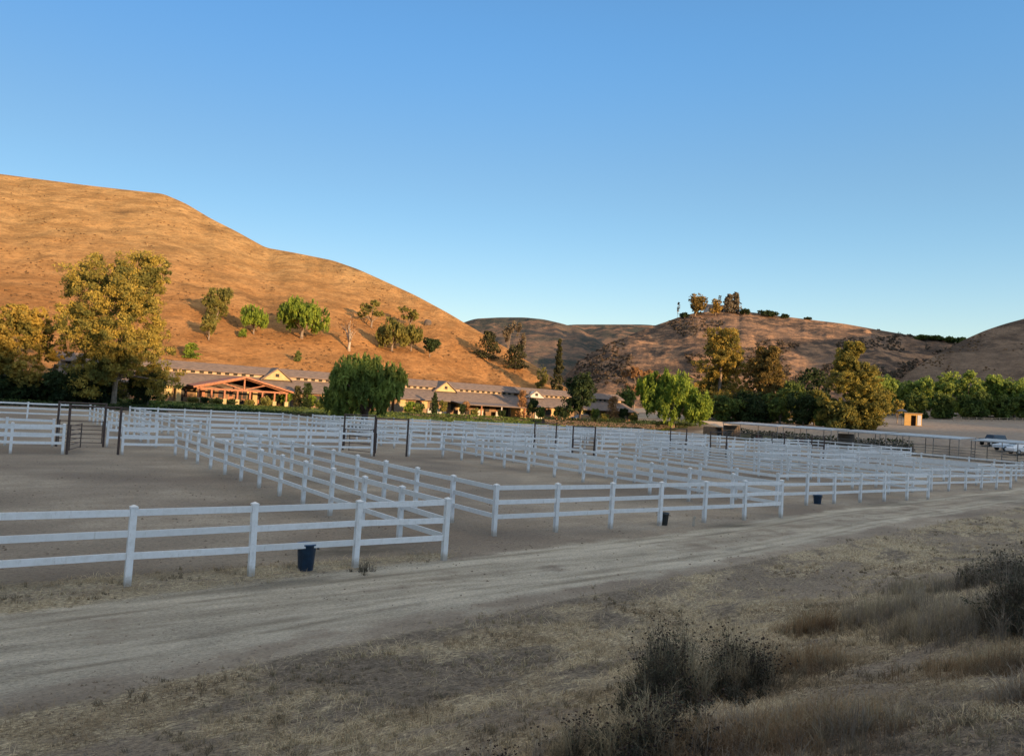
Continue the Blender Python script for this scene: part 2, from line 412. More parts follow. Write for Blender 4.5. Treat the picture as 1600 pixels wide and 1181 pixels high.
# ------------------------------------------------------------------ hills
HILLS = {}
def hill(name, sil, foot, mat, ncol=260, nrow=150, p=1.0, rough=1.0, back=1.5, seed=0, gully=0.0, z0=None):
    """sil: (px, py, ridge depth) along the skyline; foot: (px, depth) of its foot.
    a height field over (direction, depth)"""
    pxs = np.linspace(sil[0][0], sil[-1][0], ncol)
    py = np.interp(pxs, [s[0] for s in sil], [s[1] for s in sil])
    k = np.ones(5) / 5; pys = np.convolve(np.pad(py, 2, 'edge'), k, 'valid')
    Y = np.interp(pxs, [s[0] for s in sil], [s[2] for s in sil])
    fy = np.interp(pxs, [s[0] for s in foot], [s[1] for s in foot])
    d = np.array([ray(a, b) for a, b in zip(pxs, pys)])
    xn = d[:, 0]; el = d[:, 2]
    t = np.concatenate([np.linspace(0, 1, nrow), 1 + np.linspace(0, 1, nrow // 3)[1:] ** 1.3 * back])
    T, XN = np.meshgrid(t, xn, indexing='ij')
    YY = fy + T * (Y - fy); XX = XN * YY
    zf = gh(XN * fy, fy) - 1.0 if z0 is None else z0
    zr = CH + el * Y
    prof = np.where(T < 1, np.clip(T, 0, 1) ** p, 1 - .0 * T)
    prof = np.where(T < 1, prof, 1 - .55 * np.clip(T - 1, 0, 9) ** 1.2)
    Z = zf + (zr - zf) * prof
    env = np.clip(T * 6, 0, 1) * np.where(T < 1, 1, 1)
    L = 1 / 45.
    Z = Z + env * rough * ((fbm(XX * L, YY * L, 5, seed) - .5) * 9 + (fbm(XX * L * 6, YY * L * 6, 4, seed + 9) - .5) * 2.0)
    if gully:
        gq = np.abs(fbm(XX / 60. + Z * .012, YY / 170., 3, seed + 77) - .5) * 2
        Z = Z - env * gully * np.exp(-(gq / .10) ** 2) * np.clip(1.15 - T, 0, 1)
    # fit so that the highest line of sight is the skyline of the photograph
    for _ in range(6):
        e = (Z - CH) / YY; mx = e.max(0)
        target = el
        s = (target * YY - mx * YY) * np.clip(T, 0, 1)
        s = np.where(T > 1, (target - mx) * YY, s)
        Z = Z + s
    V = np.stack([XX, YY, Z], -1).reshape(-1, 3)
    me = npmesh(name, V, grid_faces(len(t), ncol), mat, True)
    o = tag(link('hill', me), kind='structure')
    o2 = XX, YY, Z, xn, fy, Y
    def hf(x, y):
        x = np.asarray(x, float); y = np.asarray(y, float); q = x / y
        order = np.argsort(xn)
        ci = np.interp(q, xn[order], np.arange(ncol)[order].astype(float))
        f_ = np.interp(q, xn[order], fy[order]); Y_ = np.interp(q, xn[order], Y[order])
        tt = (y - f_) / (Y_ - f_)
        ri = np.interp(tt, t, np.arange(len(t)).astype(float))
        c0 = np.clip(np.floor(ci).astype(int), 0, ncol - 2); r0 = np.clip(np.floor(ri).astype(int), 0, len(t) - 2)
        cf = np.clip(ci - c0, 0, 1); rf = np.clip(ri - r0, 0, 1)
        z = (Z[r0, c0] * (1 - rf) + Z[r0 + 1, c0] * rf) * (1 - cf) + (Z[r0, c0 + 1] * (1 - rf) + Z[r0 + 1, c0 + 1] * rf) * cf
        return np.where((tt < 0) | (q < xn.min()) | (q > xn.max()), gh(x, y), np.maximum(z, gh(x, y)))
    HILLS[name] = hf
    return o
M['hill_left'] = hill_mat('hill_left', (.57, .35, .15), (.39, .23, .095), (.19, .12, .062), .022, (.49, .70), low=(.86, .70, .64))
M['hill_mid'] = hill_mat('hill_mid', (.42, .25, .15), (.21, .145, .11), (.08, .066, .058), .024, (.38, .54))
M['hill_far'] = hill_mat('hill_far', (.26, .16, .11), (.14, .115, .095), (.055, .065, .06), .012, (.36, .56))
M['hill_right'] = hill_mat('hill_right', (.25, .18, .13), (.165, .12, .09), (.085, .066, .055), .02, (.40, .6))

def foot_b(px, b):
    d = ray(px, 620); return (b * BAY + (-OX * UY + OY * UX)) / (-d[0] * UY + UX)
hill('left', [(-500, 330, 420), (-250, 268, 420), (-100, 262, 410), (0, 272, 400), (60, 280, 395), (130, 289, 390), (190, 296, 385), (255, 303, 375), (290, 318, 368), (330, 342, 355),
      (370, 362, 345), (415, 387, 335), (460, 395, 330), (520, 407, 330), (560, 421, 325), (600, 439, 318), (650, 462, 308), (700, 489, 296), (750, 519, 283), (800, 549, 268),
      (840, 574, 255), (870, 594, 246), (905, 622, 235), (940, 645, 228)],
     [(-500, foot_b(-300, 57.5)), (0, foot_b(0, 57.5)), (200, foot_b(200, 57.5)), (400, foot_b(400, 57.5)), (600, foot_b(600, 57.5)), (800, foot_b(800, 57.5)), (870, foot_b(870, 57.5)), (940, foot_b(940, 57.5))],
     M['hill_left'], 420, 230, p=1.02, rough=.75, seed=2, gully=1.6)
hill('far_left', [(640, 560, 640), (700, 512, 640), (742, 498, 640), (780, 496, 640), (820, 496, 640), (850, 499, 630), (880, 506, 610), (905, 514, 590), (930, 528, 560), (960, 548, 530), (1000, 575, 500)],
     [(640, 330), (1000, 330)], M['hill_far'], 120, 80, rough=1.2, seed=12)
hill('far_back', [(780, 530, 1000), (860, 512, 1000), (890, 507, 1000), (950, 507, 1000), (1010, 507, 1000), (1060, 512, 1000), (1200, 540, 1000), (1400, 540, 1000), (1560, 530, 1000), (1700, 520, 1000)],
     [(780, 620), (1700, 620)], M['hill_far'], 160, 60, rough=1.5, seed=22)
hill('mid', [(820, 628, 380), (880, 590, 400), (910, 560, 420), (940, 543, 435), (975, 527, 450), (1010, 513, 460), (1040, 503, 470), (1065, 494, 475), (1090, 488, 475), (1130, 487, 475), (1175, 488, 475),
      (1220, 494, 475), (1270, 500, 470), (1320, 506, 465), (1370, 515, 460), (1410, 522, 455), (1440, 526, 450), (1480, 532, 445), (1520, 545, 440), (1580, 575, 430), (1640, 610, 420)],
     [(820, 260), (1000, 270), (1200, 285), (1400, 300), (1640, 320)], M['hill_mid'], 300, 150, rough=1.3, seed=32, gully=3.0)
hill('right', [(1350, 655, 330), (1385, 615, 335), (1415, 585, 340), (1450, 562, 350), (1480, 545, 360), (1510, 529, 370), (1540, 516, 375), (1570, 506, 380), (1600, 498, 380), (1700, 470, 380), (1850, 440, 370), (2000, 430, 350), (2200, 430, 300)],
     [(1350, 295), (1500, 290), (1600, 280), (2200, 190)], M['hill_right'], 240, 110, rough=.7, seed=42)

# the ridge behind the camera, to the right: it keeps the low sun off the valley floor
SUN_EL, SUN_AZ = rad(7.0), rad(-45)           # azimuth from +X, anticlockwise
sx, sy = math.cos(SUN_AZ), math.sin(SUN_AZ); qx, qy = -sy, sx
def ridge():
    qs = np.linspace(-420, 620, 200)
    Zs = np.interp(qs, [-420, 0, 15, 24, 36, 45, 51, 60, 75, 90, 150, 235, 255, 275, 302, 340, 385, 450, 620], [30, 26, 22.5, 21, 20, 18, 16.2, 14.0, 12, 10.5, 10.0, 10.0, 15, 22, 26.5, 34, 66, 76, 80])
    T0 = 300 + 20 * np.sin(qs / 90.)
    w = np.linspace(-1, 1.6, 60)
    W_, Q = np.meshgrid(w, qs, indexing='ij')
    TT = T0 + W_ * 150
    top = Zs + T0 * math.tan(SUN_EL)
    fall = np.where(W_ < 0, np.cos(np.clip(-W_, 0, 1) * math.pi / 2) ** 1.4, np.maximum(0, 1 - np.clip(W_, 0, 9) ** 1.5 * .5))
    Z = 1.0 + (top - 1.0) * fall + (fbm(Q / 30., TT / 30., 3, 50) - .5) * 4 * np.clip(np.abs(W_) * 6, 0, 1) * fall
    Z = np.where(np.abs(W_) > 0, np.minimum(Z, top * (1 - .12 * np.abs(W_))), Z) - 2 * (fall <= 0.001)
    X = Q * qx + TT * sx; Y = Q * qy + TT * sy
    keep = np.stack([X, Y, Z], -1).reshape(-1, 3)
    tag(link('hill', npmesh('hill_ridge', keep, grid_faces(len(w), len(qs)), M['hill_right'], True)), kind='structure')
ridge()

# ------------------------------------------------------------------ pen fences
cap = MB(); hw = .075
cap.box(-hw, -hw, 0, hw, hw, .035)
cap.add([(-hw, -hw, .0351), (hw, -hw, .0351), (hw, hw, .0351), (-hw, hw, .0351), (0, 0, .075)], [(0, 1, 4), (1, 2, 4), (2, 3, 4), (3, 0, 4)])
cap_me = cap.mesh('cap', M['vinyl'])
post_me = MB().box(-.064, -.064, -.1, .064, .064, 1.545).mesh('post', M['vinyl'])
pc = MB().box(-.064, -.064, -.1, .064, .064, 1.545); pc.box(-hw, -hw, 1.546, hw, hw, 1.60)
post_cap_me = pc.mesh('post', M['vinyl'])
RAILZ = (.59, 1.03, 1.465)
RNG = random.Random(3)
def run(p0, p1, label, near, group='white rail fences of the horse pens', first=True, last=True):
    """fence run from grid point p0 to p1; posts every bay"""
    A = np.array(xy(*p0)); B = np.array(xy(*p1)); L = np.hypot(*(B - A)); n = max(1, round(L / BAY))
    ang = math.atan2(B[1] - A[1], B[0] - A[0])
    o = empty('rail_fence', (A[0], A[1], 0), label, 'fence', group, ang)
    st = L / n
    for k in range(n + 1):
        if (k == 0 and not first) or (k == n and not last): continue
        P = A + (B - A) * k / n; z = float(gh(*P)) 
        p = link('post', post_me if near else post_cap_me, o); p.location = (k * st, 0, z)
        p.rotation_euler = (rad(RNG.uniform(-1.3, 1.3)), rad(RNG.uniform(-1.1, 1.1)), 0)
        if near:
            c = link('cap', cap_me, p); c.location = (0, 0, 1.546)
    for zi in RAILZ:
        if near:
            for k in range(n):
                z0 = float(gh(*(A + (B - A) * k / n))); z1 = float(gh(*(A + (B - A) * (k + 1) / n)))
                q0 = zi + z0 + RNG.uniform(-.018, .016); q1 = zi + z1 + RNG.uniform(-.018, .016)
                MB().beam((k * st + .05, 0, q0), (k * st + st - .05, 0, q1), .042, .135).build('rail', M['vinyl'], o)
        else:
            m = MB(); 
            for k in range(n):
                z0 = float(gh(*(A + (B - A) * k / n))); z1 = float(gh(*(A + (B - A) * (k + 1) / n)))
                m.beam((k * st + .05, 0, zi + z0 + RNG.uniform(-.015, .015)), (k * st + st - .05, 0, zi + z1), .042, .135)
            m.build('rail', M['vinyl'], o)
    return o
def pipe_gate(p0, p1, label, swing):
    A = np.array(xy(*p0)); B = np.array(xy(*p1)); L = np.hypot(*(B - A)); ang = math.atan2(B[1] - A[1], B[0] - A[0])
    o = empty('pipe_gate', (A[0], A[1], float(gh(*A))), label, 'gate', 'brown pipe gates of the horse pens', ang)
    for x in (0, L): MB().tube([(x, 0, -.1), (x, 0, 2.62)], .065, 8).build('post', M['pipe'], o)
    MB().tube([(0.06, 0, 2.56), (L - .06, 0, 2.56)], .045, 8).build('crossbar', M['pipe'], o)
    m = MB(); W = L - .2
    for z in (.25, .5, .75, 1.0, 1.25, 1.5): m.tube([(0, 0, z), (W, 0, z)], .022, 6)
    for x in (0, W): m.tube([(x, 0, .2), (x, 0, 1.55)], .028, 6)
    g = m.build('gate_panel', M['pipe'], o); g.location = (.1, 0, 0); g.rotation_euler = (0, 0, rad(swing))
    return o
ordn = ['first', 'second', 'third', 'fourth', 'fifth', 'sixth', 'seventh']
colname = ['leftmost pen', 'pen second from the left', 'middle pen', 'pen fourth from the left', 'rightmost pen']
WID, PER = 6.05, 7.42
for k in range(5):
    Lk = -WID + PER * k; Rk = Lk + WID
    if k == 1: Lk = 1.37
    b0 = 1.05 * k + (.45 if k == 4 else 0); b1 = 12.1 + .3 * k
    nr = k <= 1; nm = colname[k]
    run((Lk, b0), (Rk, b0), f'white front fence of the {nm} along the track', nr)
    run((Rk, b0), (Rk, b1), f'white right side fence of the near {nm}', nr, first=False)
    if k > 0: run((Lk, b0), (Lk, b1), f'white left side fence of the near {nm}', nr, first=False)
    run((Rk - 1.12, b1), (Rk, b1), f'white fence bay right of the gate behind the near {nm}', nr, last=False)
    run((Lk, b1), (Rk - 2.28, b1), f'white fence left of the gate behind the near {nm}', nr, first=False)
    pipe_gate((Rk - 2.20, b1), (Rk - 1.2, b1), f'tall brown pipe gate behind the near {nm}', (70, 118, 0, 0, 0)[k])
    c0, c1 = b1 + 2.1, 26.0
    run((Lk, c0), (Rk - 2.28, c0), f'white fence left of the gate before the far {nm}', False)
    run((Rk - 1.12, c0), (Rk, c0), f'white fence bay right of the gate before the far {nm}', False)
    run((Rk, c0), (Rk, c1), f'white right side fence of the far {nm}', False, first=False)
    run((Lk, c0), (Lk, c1), f'white left side fence of the far {nm}', False, first=False)
    run((Lk, c1), (Rk, c1), f'white back fence of the far {nm}, towards the stables', False, first=False, last=False)
    if k >= 1: run((Lk, c0 + 4.2), (Rk, c0 + 4.2), f'white cross fence inside the far {nm}, closer to the alley', False, first=False, last=False)
    if k >= 2: run((Lk, c0 + 8.0), (Rk, c0 + 8.0), f'white cross fence inside the far {nm}, closer to the stables', False, first=False, last=False)
    if k >= 3: run((Lk, b0 + 5.0), (Rk, b0 + 5.0), f'white cross fence inside the near {nm}', False, first=False, last=False)
    pipe_gate((Rk - 2.20, c0), (Rk - 1.2, c0), f'tall brown pipe gate before the far {nm}, beyond the alley', (0, 0, 60, 0, 0)[k])
for k, c1 in ((5, 19.0),):
    Lk = -WID + PER * k; Rk = Lk + WID; c0 = 13.6
    run((Lk, c0), (Rk, c0), 'white fence, front of the small corner pen before the metal-roofed shelters', False)
    run((Rk, c0), (Rk, c1), 'white fence, right side of the small corner pen before the metal-roofed shelters', False, first=False)
    run((Lk, c0), (Lk, c1), 'white fence, left side of the small corner pen before the metal-roofed shelters', False, first=False)
    run((Lk, c1), (Rk, c1), 'white fence, back of the small corner pen before the metal-roofed shelters', False, first=False, last=False)

# ------------------------------------------------------------------ buckets by the front fences
def bucket(px, py, h, r, mat, label, tilt=0):
    P = ground_hit(px, py)
    o = empty('bucket', tuple(P), label, 'bucket', 'plastic tubs behind the front fences', .3)
    m = MB().lathe([(.001, .0), (r * .78, .0), (r * .98, h), (r * 1.07, h), (r * 1.07, h + .03), (r * .93, h + .03), (r * .93, h - .02), (r * .74, .05), (.001, .05)], 22)
    m.build('tub', mat, o, True)
    for s in (-1, 1): MB().tube([(s * r * 1.02, -.09, h * .86), (s * r * 1.24, -.06, h * .84), (s * r * 1.24, .06, h * .84), (s * r * 1.02, .09, h * .86)], .014, 6).build('handle', M['rubber'], o)
bucket(477, 890, .58, .22, M['blue'], 'blue plastic tub behind the lowest rail of the nearest front fence')
bucket(1036, 820, .42, .20, M['grey_plastic'], 'dark grey plastic tub behind the front fence of the second pen')
bucket(1277, 787, .42, .22, M['blue'], 'small blue tub behind the front fence of the middle pen')
P = ground_hit(1083, 822)
o = empty('salt_lick_stake', tuple(P), 'short pale wooden stake beside the grey tub at the front fence', 'stake')
MB().beam((0, 0, -.05), (.03, 0, .38), .07, .07).build('stake', M['bark_pale'], o)
MB().beam((-.04, 0, .30), (.10, 0, .31), .05, .05).build('block', M['bark_pale'], o)

# ------------------------------------------------------------------ trees
def leaf_cards(rs, centers, radii, n, size, stretch=(1, 1, 1), droop=0.0):
    k = rs.randint(0, len(centers), n)
    v = rs.normal(0, 1, (n, 3)); v /= np.linalg.norm(v, axis=1)[:, None]
    r = rs.uniform(0, 1, n) ** .5
    P = centers[k] + v * (r * radii[k])[:, None] * np.array(stretch)
    a = rs.normal(0, 1, (n, 3)); a[:, 2] *= (1 + droop * 2); a[:, 2] -= droop * 2
    a /= np.linalg.norm(a, axis=1)[:, None]
    b = np.cross(a, rs.normal(0, 1, (n, 3))); b /= np.linalg.norm(b, axis=1)[:, None]
    s = size * rs.uniform(.35, 1.0, n) ** 1.4 * 1.5
    A = a * s[:, None] * (1 + droop); B = b * (s * .55)[:, None]
    V = np.stack([P - A, P + B - A * .1, P + A, P - B - A * .1], 1).reshape(-1, 3)
    return V
def crown_clumps(rs, lobes, per, rc):
    cs = []; rd = []
    for (cx, cy, cz, rx, ry, rz) in lobes:
        v = rs.normal(0, 1, (per, 3)); v /= np.linalg.norm(v, axis=1)[:, None]
        r = rs.uniform(.25, 1, per) ** .45
        p = v * r[:, None] * np.array([rx, ry, rz]) + np.array([cx, cy, cz])
        cs.append(p); rd.append(rs.uniform(.6, 1.35, per) * rc * min(rx, rz))
    return np.concatenate(cs), np.concatenate(rd)
def make_tree(P, H, Wd, kind, mat, label, rs, bark=None, name='tree', n=5000, size=.22, trunk=.18, cat='tree', group=None, lean=0, low=.24, taper=.95):
    """P base, H height, Wd crown width"""
    o = empty(name, (P[0], P[1], P[2]), label, cat, group)
    R = Wd / 2; lobes = []
    if kind == 'sycamore':
        for i in range(46):
            z = .10 + .84 * (i + rs.uniform(0, 1)) / 46; rr_ = R * float(np.interp(z, [.1, .3, .5, .72, .93], [.85, 1.12, 1.08, .86, .52]))
            an = rs.uniform(0, 6.28); q = rs.uniform(.35, .80) * rr_
            s = R * rs.uniform(.20, .34)
            lobes.append((q * math.cos(an), q * math.sin(an) * .8, z * H, s, s, s * rs.uniform(.8, 1.25)))
        lobes.append((0, 0, H * .5, R * .55, R * .5, H * .3))
        per, rc, strc, dr = 26, .26, (1, 1, .8), .1
    elif kind == 'round':
        for i in range(13):
            an = rs.uniform(0, 6.28); q = rs.uniform(.2, .66) * R; z = rs.uniform(low, .80)
            s = R * rs.uniform(.28, .44)
            lobes.append((q * math.cos(an), q * math.sin(an), z * H, s, s, min(s, H * .24) * rs.uniform(.9, 1.15)))
        lobes.append((0, 0, H * .56, R * .6, R * .6, H * .36))
        per, rc, strc, dr = 30, .30, (1, 1, .8), .2
    elif kind == 'pepper':
        for i in range(12):
            an = i * .52 + rs.uniform(-.2, .2); q = rs.uniform(.45, .72) * R; z = rs.uniform(.30, .74)
            s = R * rs.uniform(.24, .36)
            lobes.append((q * math.cos(an), q * math.sin(an), z * H, s, s, H * rs.uniform(.16, .28)))
        lobes.append((0, 0, H * .66, R * .62, R * .6, H * .30))
        lobes.append((-R * .2, 0, H * .82, R * .4, R * .4, H * .16))
        per, rc, strc, dr = 34, .26, (.75, .75, 1.9), .8
    elif kind == 'column':
        for i in range(11):
            z = .05 + .87 * i / 10; s = R * (1.12 - taper * max(0, z - .40)) * .54
            for j in range(3):
                an = rs.uniform(0, 6.28); q = s * rs.uniform(.6, 1.1); s *= rs.uniform(.85, 1.1)
                lobes.append((q * math.cos(an), q * math.sin(an), z * H, s, s, H * .09))
        per, rc, strc, dr = 38, .34, (1, 1, .9), .1
    elif kind == 'conifer':
        for i in range(14):
            z = .1 + .86 * i / 13; s = R * (1.04 - z) * rs.uniform(.8, 1.15)
            lobes.append((rs.uniform(-.1, .1) * R, 0, z * H, max(s, .12 * R), max(s, .12 * R), H * .05))
        per, rc, strc, dr = 26, .30, (1, 1, .6), .25
    elif kind == 'sparse':
        for i in range(9):
            an = rs.uniform(0, 6.28); q = rs.uniform(.3, .8) * R; z = rs.uniform(.42, .95)
            lobes.append((q * math.cos(an), q * math.sin(an), z * H, R * .3, R * .3, H * .12))
        per, rc, strc, dr = 16, .4, (1, 1, .8), .1
    c, r = crown_clumps(rs, lobes, per, rc)
    c[:, 2] = np.clip(c[:, 2], H * .08, H * .97)
    V = leaf_cards(rs, c, r, n, size, strc, dr)
    V[:, 2] = np.maximum(V[:, 2], .1)
    # trunk and limbs
    t = MB(); tr = max(.08, Wd * trunk * .16)
    top = np.array([lean * H * .3, 0, H * (.3 if kind in ('sycamore', 'pepper', 'round', 'sparse') else .9)])
    t.tube([(0, 0, -.4), tuple(top * .3), tuple(top * .7 + np.array([tr * .3, 0, 0])), tuple(top)], [tr * 1.35, tr, tr * .85, tr * (.65 if top[2] < H * .5 else .2)], 9)
    if kind in ('sycamore', 'pepper', 'round', 'sparse'):
        for j, L in enumerate(lobes[:11]):
            q = np.array(L[:3]); m_ = (top + q) / 2 + rs.uniform(-.06, .06, 3) * Wd
            t.tube([tuple(top * (.55 + .04 * (j % 5))), tuple(m_), tuple(q)], [tr * .55, tr * .32, tr * .1], 6)
    t.build('trunk', bark or M['bark'], o, True)
    Q = np.arange(len(V)).reshape(-1, 4)
    link('crown', npmesh('crown', V, Q, mat), o)
    return o
def tree_px(px, foot, top, w, Y, kind, mat, label, n=4000, size=.2, hf=None, **kw):
    """tree from its box in the photograph; Y depth, or None to stand where the sight line meets the hill"""
    rs = np.random.RandomState(abs(int(px * 7 + top)))
    if Y is None:
        B = ground_hit(px, foot, hf)
    else:
        d = ray(px, foot); B = np.array([d[0] * Y, Y, 0]); B[2] = float((hf or gh)(B[0], B[1]))
    T = at(px, top, B[1])
    H = max(T[2] - B[2], 1.0)
    return make_tree(B, H, w / F * B[1], kind, mat, label, rs, n=n, size=size, **kw)
HL = HILLS['left']; HM = HILLS['mid']; HR = HILLS['right']; HF = HILLS['far_left']
def yb(px, b): return foot_b(px, b)

# left group
tree_px(178, 622, 390, 224, yb(182, 41.5), 'sycamore', M['syc'], 'tallest golden green sycamore with forked pale trunk left of the stable porch', n=95000, size=.155, trunk=.11, bark=M['bark'], name='sycamore_tree')
tree_px(30, 615, 474, 138, yb(28, 44), 'sycamore', M['goldolive'], 'broad golden brown tree at the left edge beside the tallest sycamore', n=36000, size=.17, name='sycamore_tree')
tree_px(-60, 615, 470, 120, yb(-60, 45), 'sycamore', M['goldolive'], 'golden tree partly cut off by the left edge of the view', n=6000, size=.3, name='sycamore_tree')
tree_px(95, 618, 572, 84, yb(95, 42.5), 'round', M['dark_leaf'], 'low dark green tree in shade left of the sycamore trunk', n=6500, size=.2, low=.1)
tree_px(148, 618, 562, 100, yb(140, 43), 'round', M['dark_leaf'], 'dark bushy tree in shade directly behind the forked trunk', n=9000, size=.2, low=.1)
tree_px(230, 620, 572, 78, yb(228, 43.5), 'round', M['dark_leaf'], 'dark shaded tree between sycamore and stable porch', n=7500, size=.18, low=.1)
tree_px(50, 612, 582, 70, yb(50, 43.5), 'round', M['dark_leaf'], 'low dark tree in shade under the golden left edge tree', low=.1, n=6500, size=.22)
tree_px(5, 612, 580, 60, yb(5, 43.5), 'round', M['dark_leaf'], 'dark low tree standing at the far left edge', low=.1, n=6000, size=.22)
# hill trees
tree_px(339, 500, 446, 54, None, 'round', M['olive'], 'olive green round tree highest on the left hillside', n=4500, size=.3, hf=HL)
tree_px(326, 532, 488, 38, None, 'round', M['olive'], 'small greyish olive tree just below the highest hillside tree', n=2500, size=.26, hf=HL)
tree_px(396, 522, 477, 46, None, 'pepper', M['pepper'], 'narrow bright green pepper tree on the left hillside', n=4000, size=.28, hf=HL, name='pepper_tree')
tree_px(378, 528, 512, 16, None, 'round', M['pepper'], 'little bright shrub at the foot of the narrow hillside pepper tree', n=700, size=.24, hf=HL, name='shrub', cat='shrub')
tree_px(471, 529, 466, 84, None, 'pepper', M['pepper'], 'widest bright green pepper tree alone on the left hillside', n=9000, size=.3, hf=HL, name='pepper_tree')
tree_px(299, 561, 536, 26, None, 'column', M['pepper'], 'small upright green tree above the left end of the stable roof', n=1500, size=.22, hf=HL)
tree_px(465, 566, 548, 12, None, 'column', M['mid_leaf'], 'tiny thin sapling above the yellow gable of the left stable', n=500, size=.2, hf=HL)
tree_px(545, 548, 485, 44, None, 'sparse', M['brown_leaf'], 'nearly bare pale trunked tree on the hillside', n=700, size=.2, hf=HL, bark=M['bark_pale'], name='bare_tree', trunk=.3)
tree_px(580, 512, 470, 50, None, 'sparse', M['olive'], 'faint thin olive tree right of the bare tree', n=2600, size=.3, hf=HL)
tree_px(612, 549, 496, 58, None, 'pepper', M['olive'], 'dark olive weeping tree on the hillside above the centre pepper tree', n=5500, size=.28, hf=HL, name='pepper_tree')
tree_px(642, 549, 507, 34, None, 'pepper', M['olive'], 'shorter olive tree joined to the right of the dark olive one', n=3500, size=.28, hf=HL, name='pepper_tree')
tree_px(640, 512, 478, 44, None, 'sparse', M['olive'], 'faint olive tree above and behind the dark olive pair', n=3200, size=.3, hf=HL)
tree_px(671, 558, 526, 32, None, 'round', M['dark_leaf'], 'small dark round tree right of the olive pair on the slope', n=2200, size=.28, hf=HL)
tree_px(761, 562, 517, 38, None, 'column', M['conifer'], 'dark pine left of another on the low right slope of the hill', n=3200, size=.3, hf=HL, name='pine_tree')
tree_px(805, 578, 538, 38, None, 'column', M['conifer'], 'lower dark pine nearest the right foot of the hill', n=3000, size=.3, hf=HL, name='pine_tree')
tree_px(793, 560, 500, 22, 285, 'sparse', M['grey_leaf'], 'tall pale thin tree behind the ridge, left of its pair', n=1600, size=.4, hf=HL, name='eucalyptus_tree')
tree_px(810, 562, 503, 20, 288, 'sparse', M['grey_leaf'], 'tall pale thin tree behind the ridge, right of its pair', n=1600, size=.4, hf=HL, name='eucalyptus_tree')
tree_px(846, 590, 566, 24, 232, 'round', M['olive'], 'little golden olive bush at the right foot of the hill', n=1500, size=.28, hf=HL, name='bush', cat='bush')
tree_px(870, 615, 528, 30, 225, 'conifer', M['conifer'], 'tall narrow conifer at the right end of the hill', n=5500, size=.3, hf=HL, name='conifer_tree')
# rock
P = ground_hit(668, 508, HL)
rk = MB(); rsr = np.random.RandomState(3)
nth = 14; vv = []
for i in range(9):
    for j in range(nth):
        ph = math.pi * i / 8; an = 2 * math.pi * j / nth
        r = 1 + .35 * (vnoise(np.cos(an) * math.sin(ph) * 2 + 5, np.sin(an) * math.sin(ph) * 2 + math.cos(ph) * 1.7 + 9, 3) - .5)
        vv.append((r * math.sin(ph) * math.cos(an) * 1.3, r * math.sin(ph) * math.sin(an) * 1.1, r * math.cos(ph) * 1.3))
rk.add(vv, [(i * nth + j, i * nth + (j + 1) % nth, (i + 1) * nth + (j + 1) % nth, (i + 1) * nth + j) for i in range(8) for j in range(nth)])
o = rk.build('boulder', M['rock']); o.location = tuple(P + np.array([0, 0, .6]))
tag(o, 'dark boulder standing out on the bare slope of the left hill', 'boulder')

# valley trees
tree_px(568, 668, 554, 146, 93, 'pepper', M['centre_leaf'], 'dark green weeping pepper tree in front of the stables at centre', n=24000, size=.17, trunk=.24, bark=M['bark_dark'], name='pepper_tree')
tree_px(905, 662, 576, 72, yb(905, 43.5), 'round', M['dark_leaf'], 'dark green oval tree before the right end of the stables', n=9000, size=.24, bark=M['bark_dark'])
tree_px(1050, 664, 581, 136, yb(1050, 42.5), 'pepper', M['pepper'], 'wide bright green pepper tree right of the stables', n=24000, size=.26, name='pepper_tree')
tree_px(975, 645, 598, 40, 215, 'round', M['mid_leaf'], 'small mid green tree behind the stable end', n=2500, size=.3)
tree_px(990, 640, 572, 44, 238, 'sparse', M['brown_leaf'], 'rusty brown thin tree behind the stables, left of its pair', n=3500, size=.32)
tree_px(1022, 640, 566, 52, 240, 'sparse', M['brown_leaf'], 'rusty brown thin tree behind the bright pepper tree', n=5500, size=.32)
tree_px(1122, 652, 512, 94, 205, 'column', M['goldolive'], 'tall golden sycamore right of the bright pepper tree', n=58000, size=.22, name='sycamore_tree')
tree_px(1092, 650, 588, 40, 215, 'round', M['mid_leaf'], 'shaded green tree behind the golden sycamore foot', low=.05, n=3000, size=.3)
tree_px(1194, 658, 540, 84, 200, 'column', M['goldbrown'], 'brownish golden tree, middle one of the three tall trees', taper=1.25, n=44000, size=.22, name='sycamore_tree')
tree_px(1165, 660, 606, 50, 196, 'round', M['dark_leaf'], 'dark low tree between the two left golden trees', low=.05, n=4000, size=.3)
tree_px(1140, 655, 612, 40, 194, 'round', M['olive'], 'small dull olive tree under the tall golden sycamore', low=.05, n=3000, size=.28)
tree_px(1240, 662, 596, 60, 192, 'pepper', M['mid_leaf'], 'dark green drooping tree left of the last tall golden tree', n=9000, size=.28, name='pepper_tree')
tree_px(1272, 664, 602, 46, 186, 'round', M['olive'], 'mixed olive tree touching the last tall golden tree', low=.05, n=5000, size=.28)
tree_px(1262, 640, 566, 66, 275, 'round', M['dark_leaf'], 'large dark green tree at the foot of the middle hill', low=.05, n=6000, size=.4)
tree_px(1328, 670, 532, 106, 170, 'column', M['goldolive2'], 'tallest pointed golden tree behind the metal-roofed shelters', taper=1.5, n=62000, size=.20, name='sycamore_tree')
tree_px(1362, 665, 598, 46, 176, 'round', M['syc'], 'lower yellow green tree leaning on the pointed golden tree', n=6000, size=.27)
tree_px(1296, 672, 612, 34, 172, 'round', M['olive'], 'small shaded tree at the left foot of the pointed golden tree', low=.05, n=3000, size=.26)
tree_px(1402, 656, 622, 26, 215, 'sparse', M['syc'], 'small yellow tree beside the little tan hut', n=2200, size=.28)
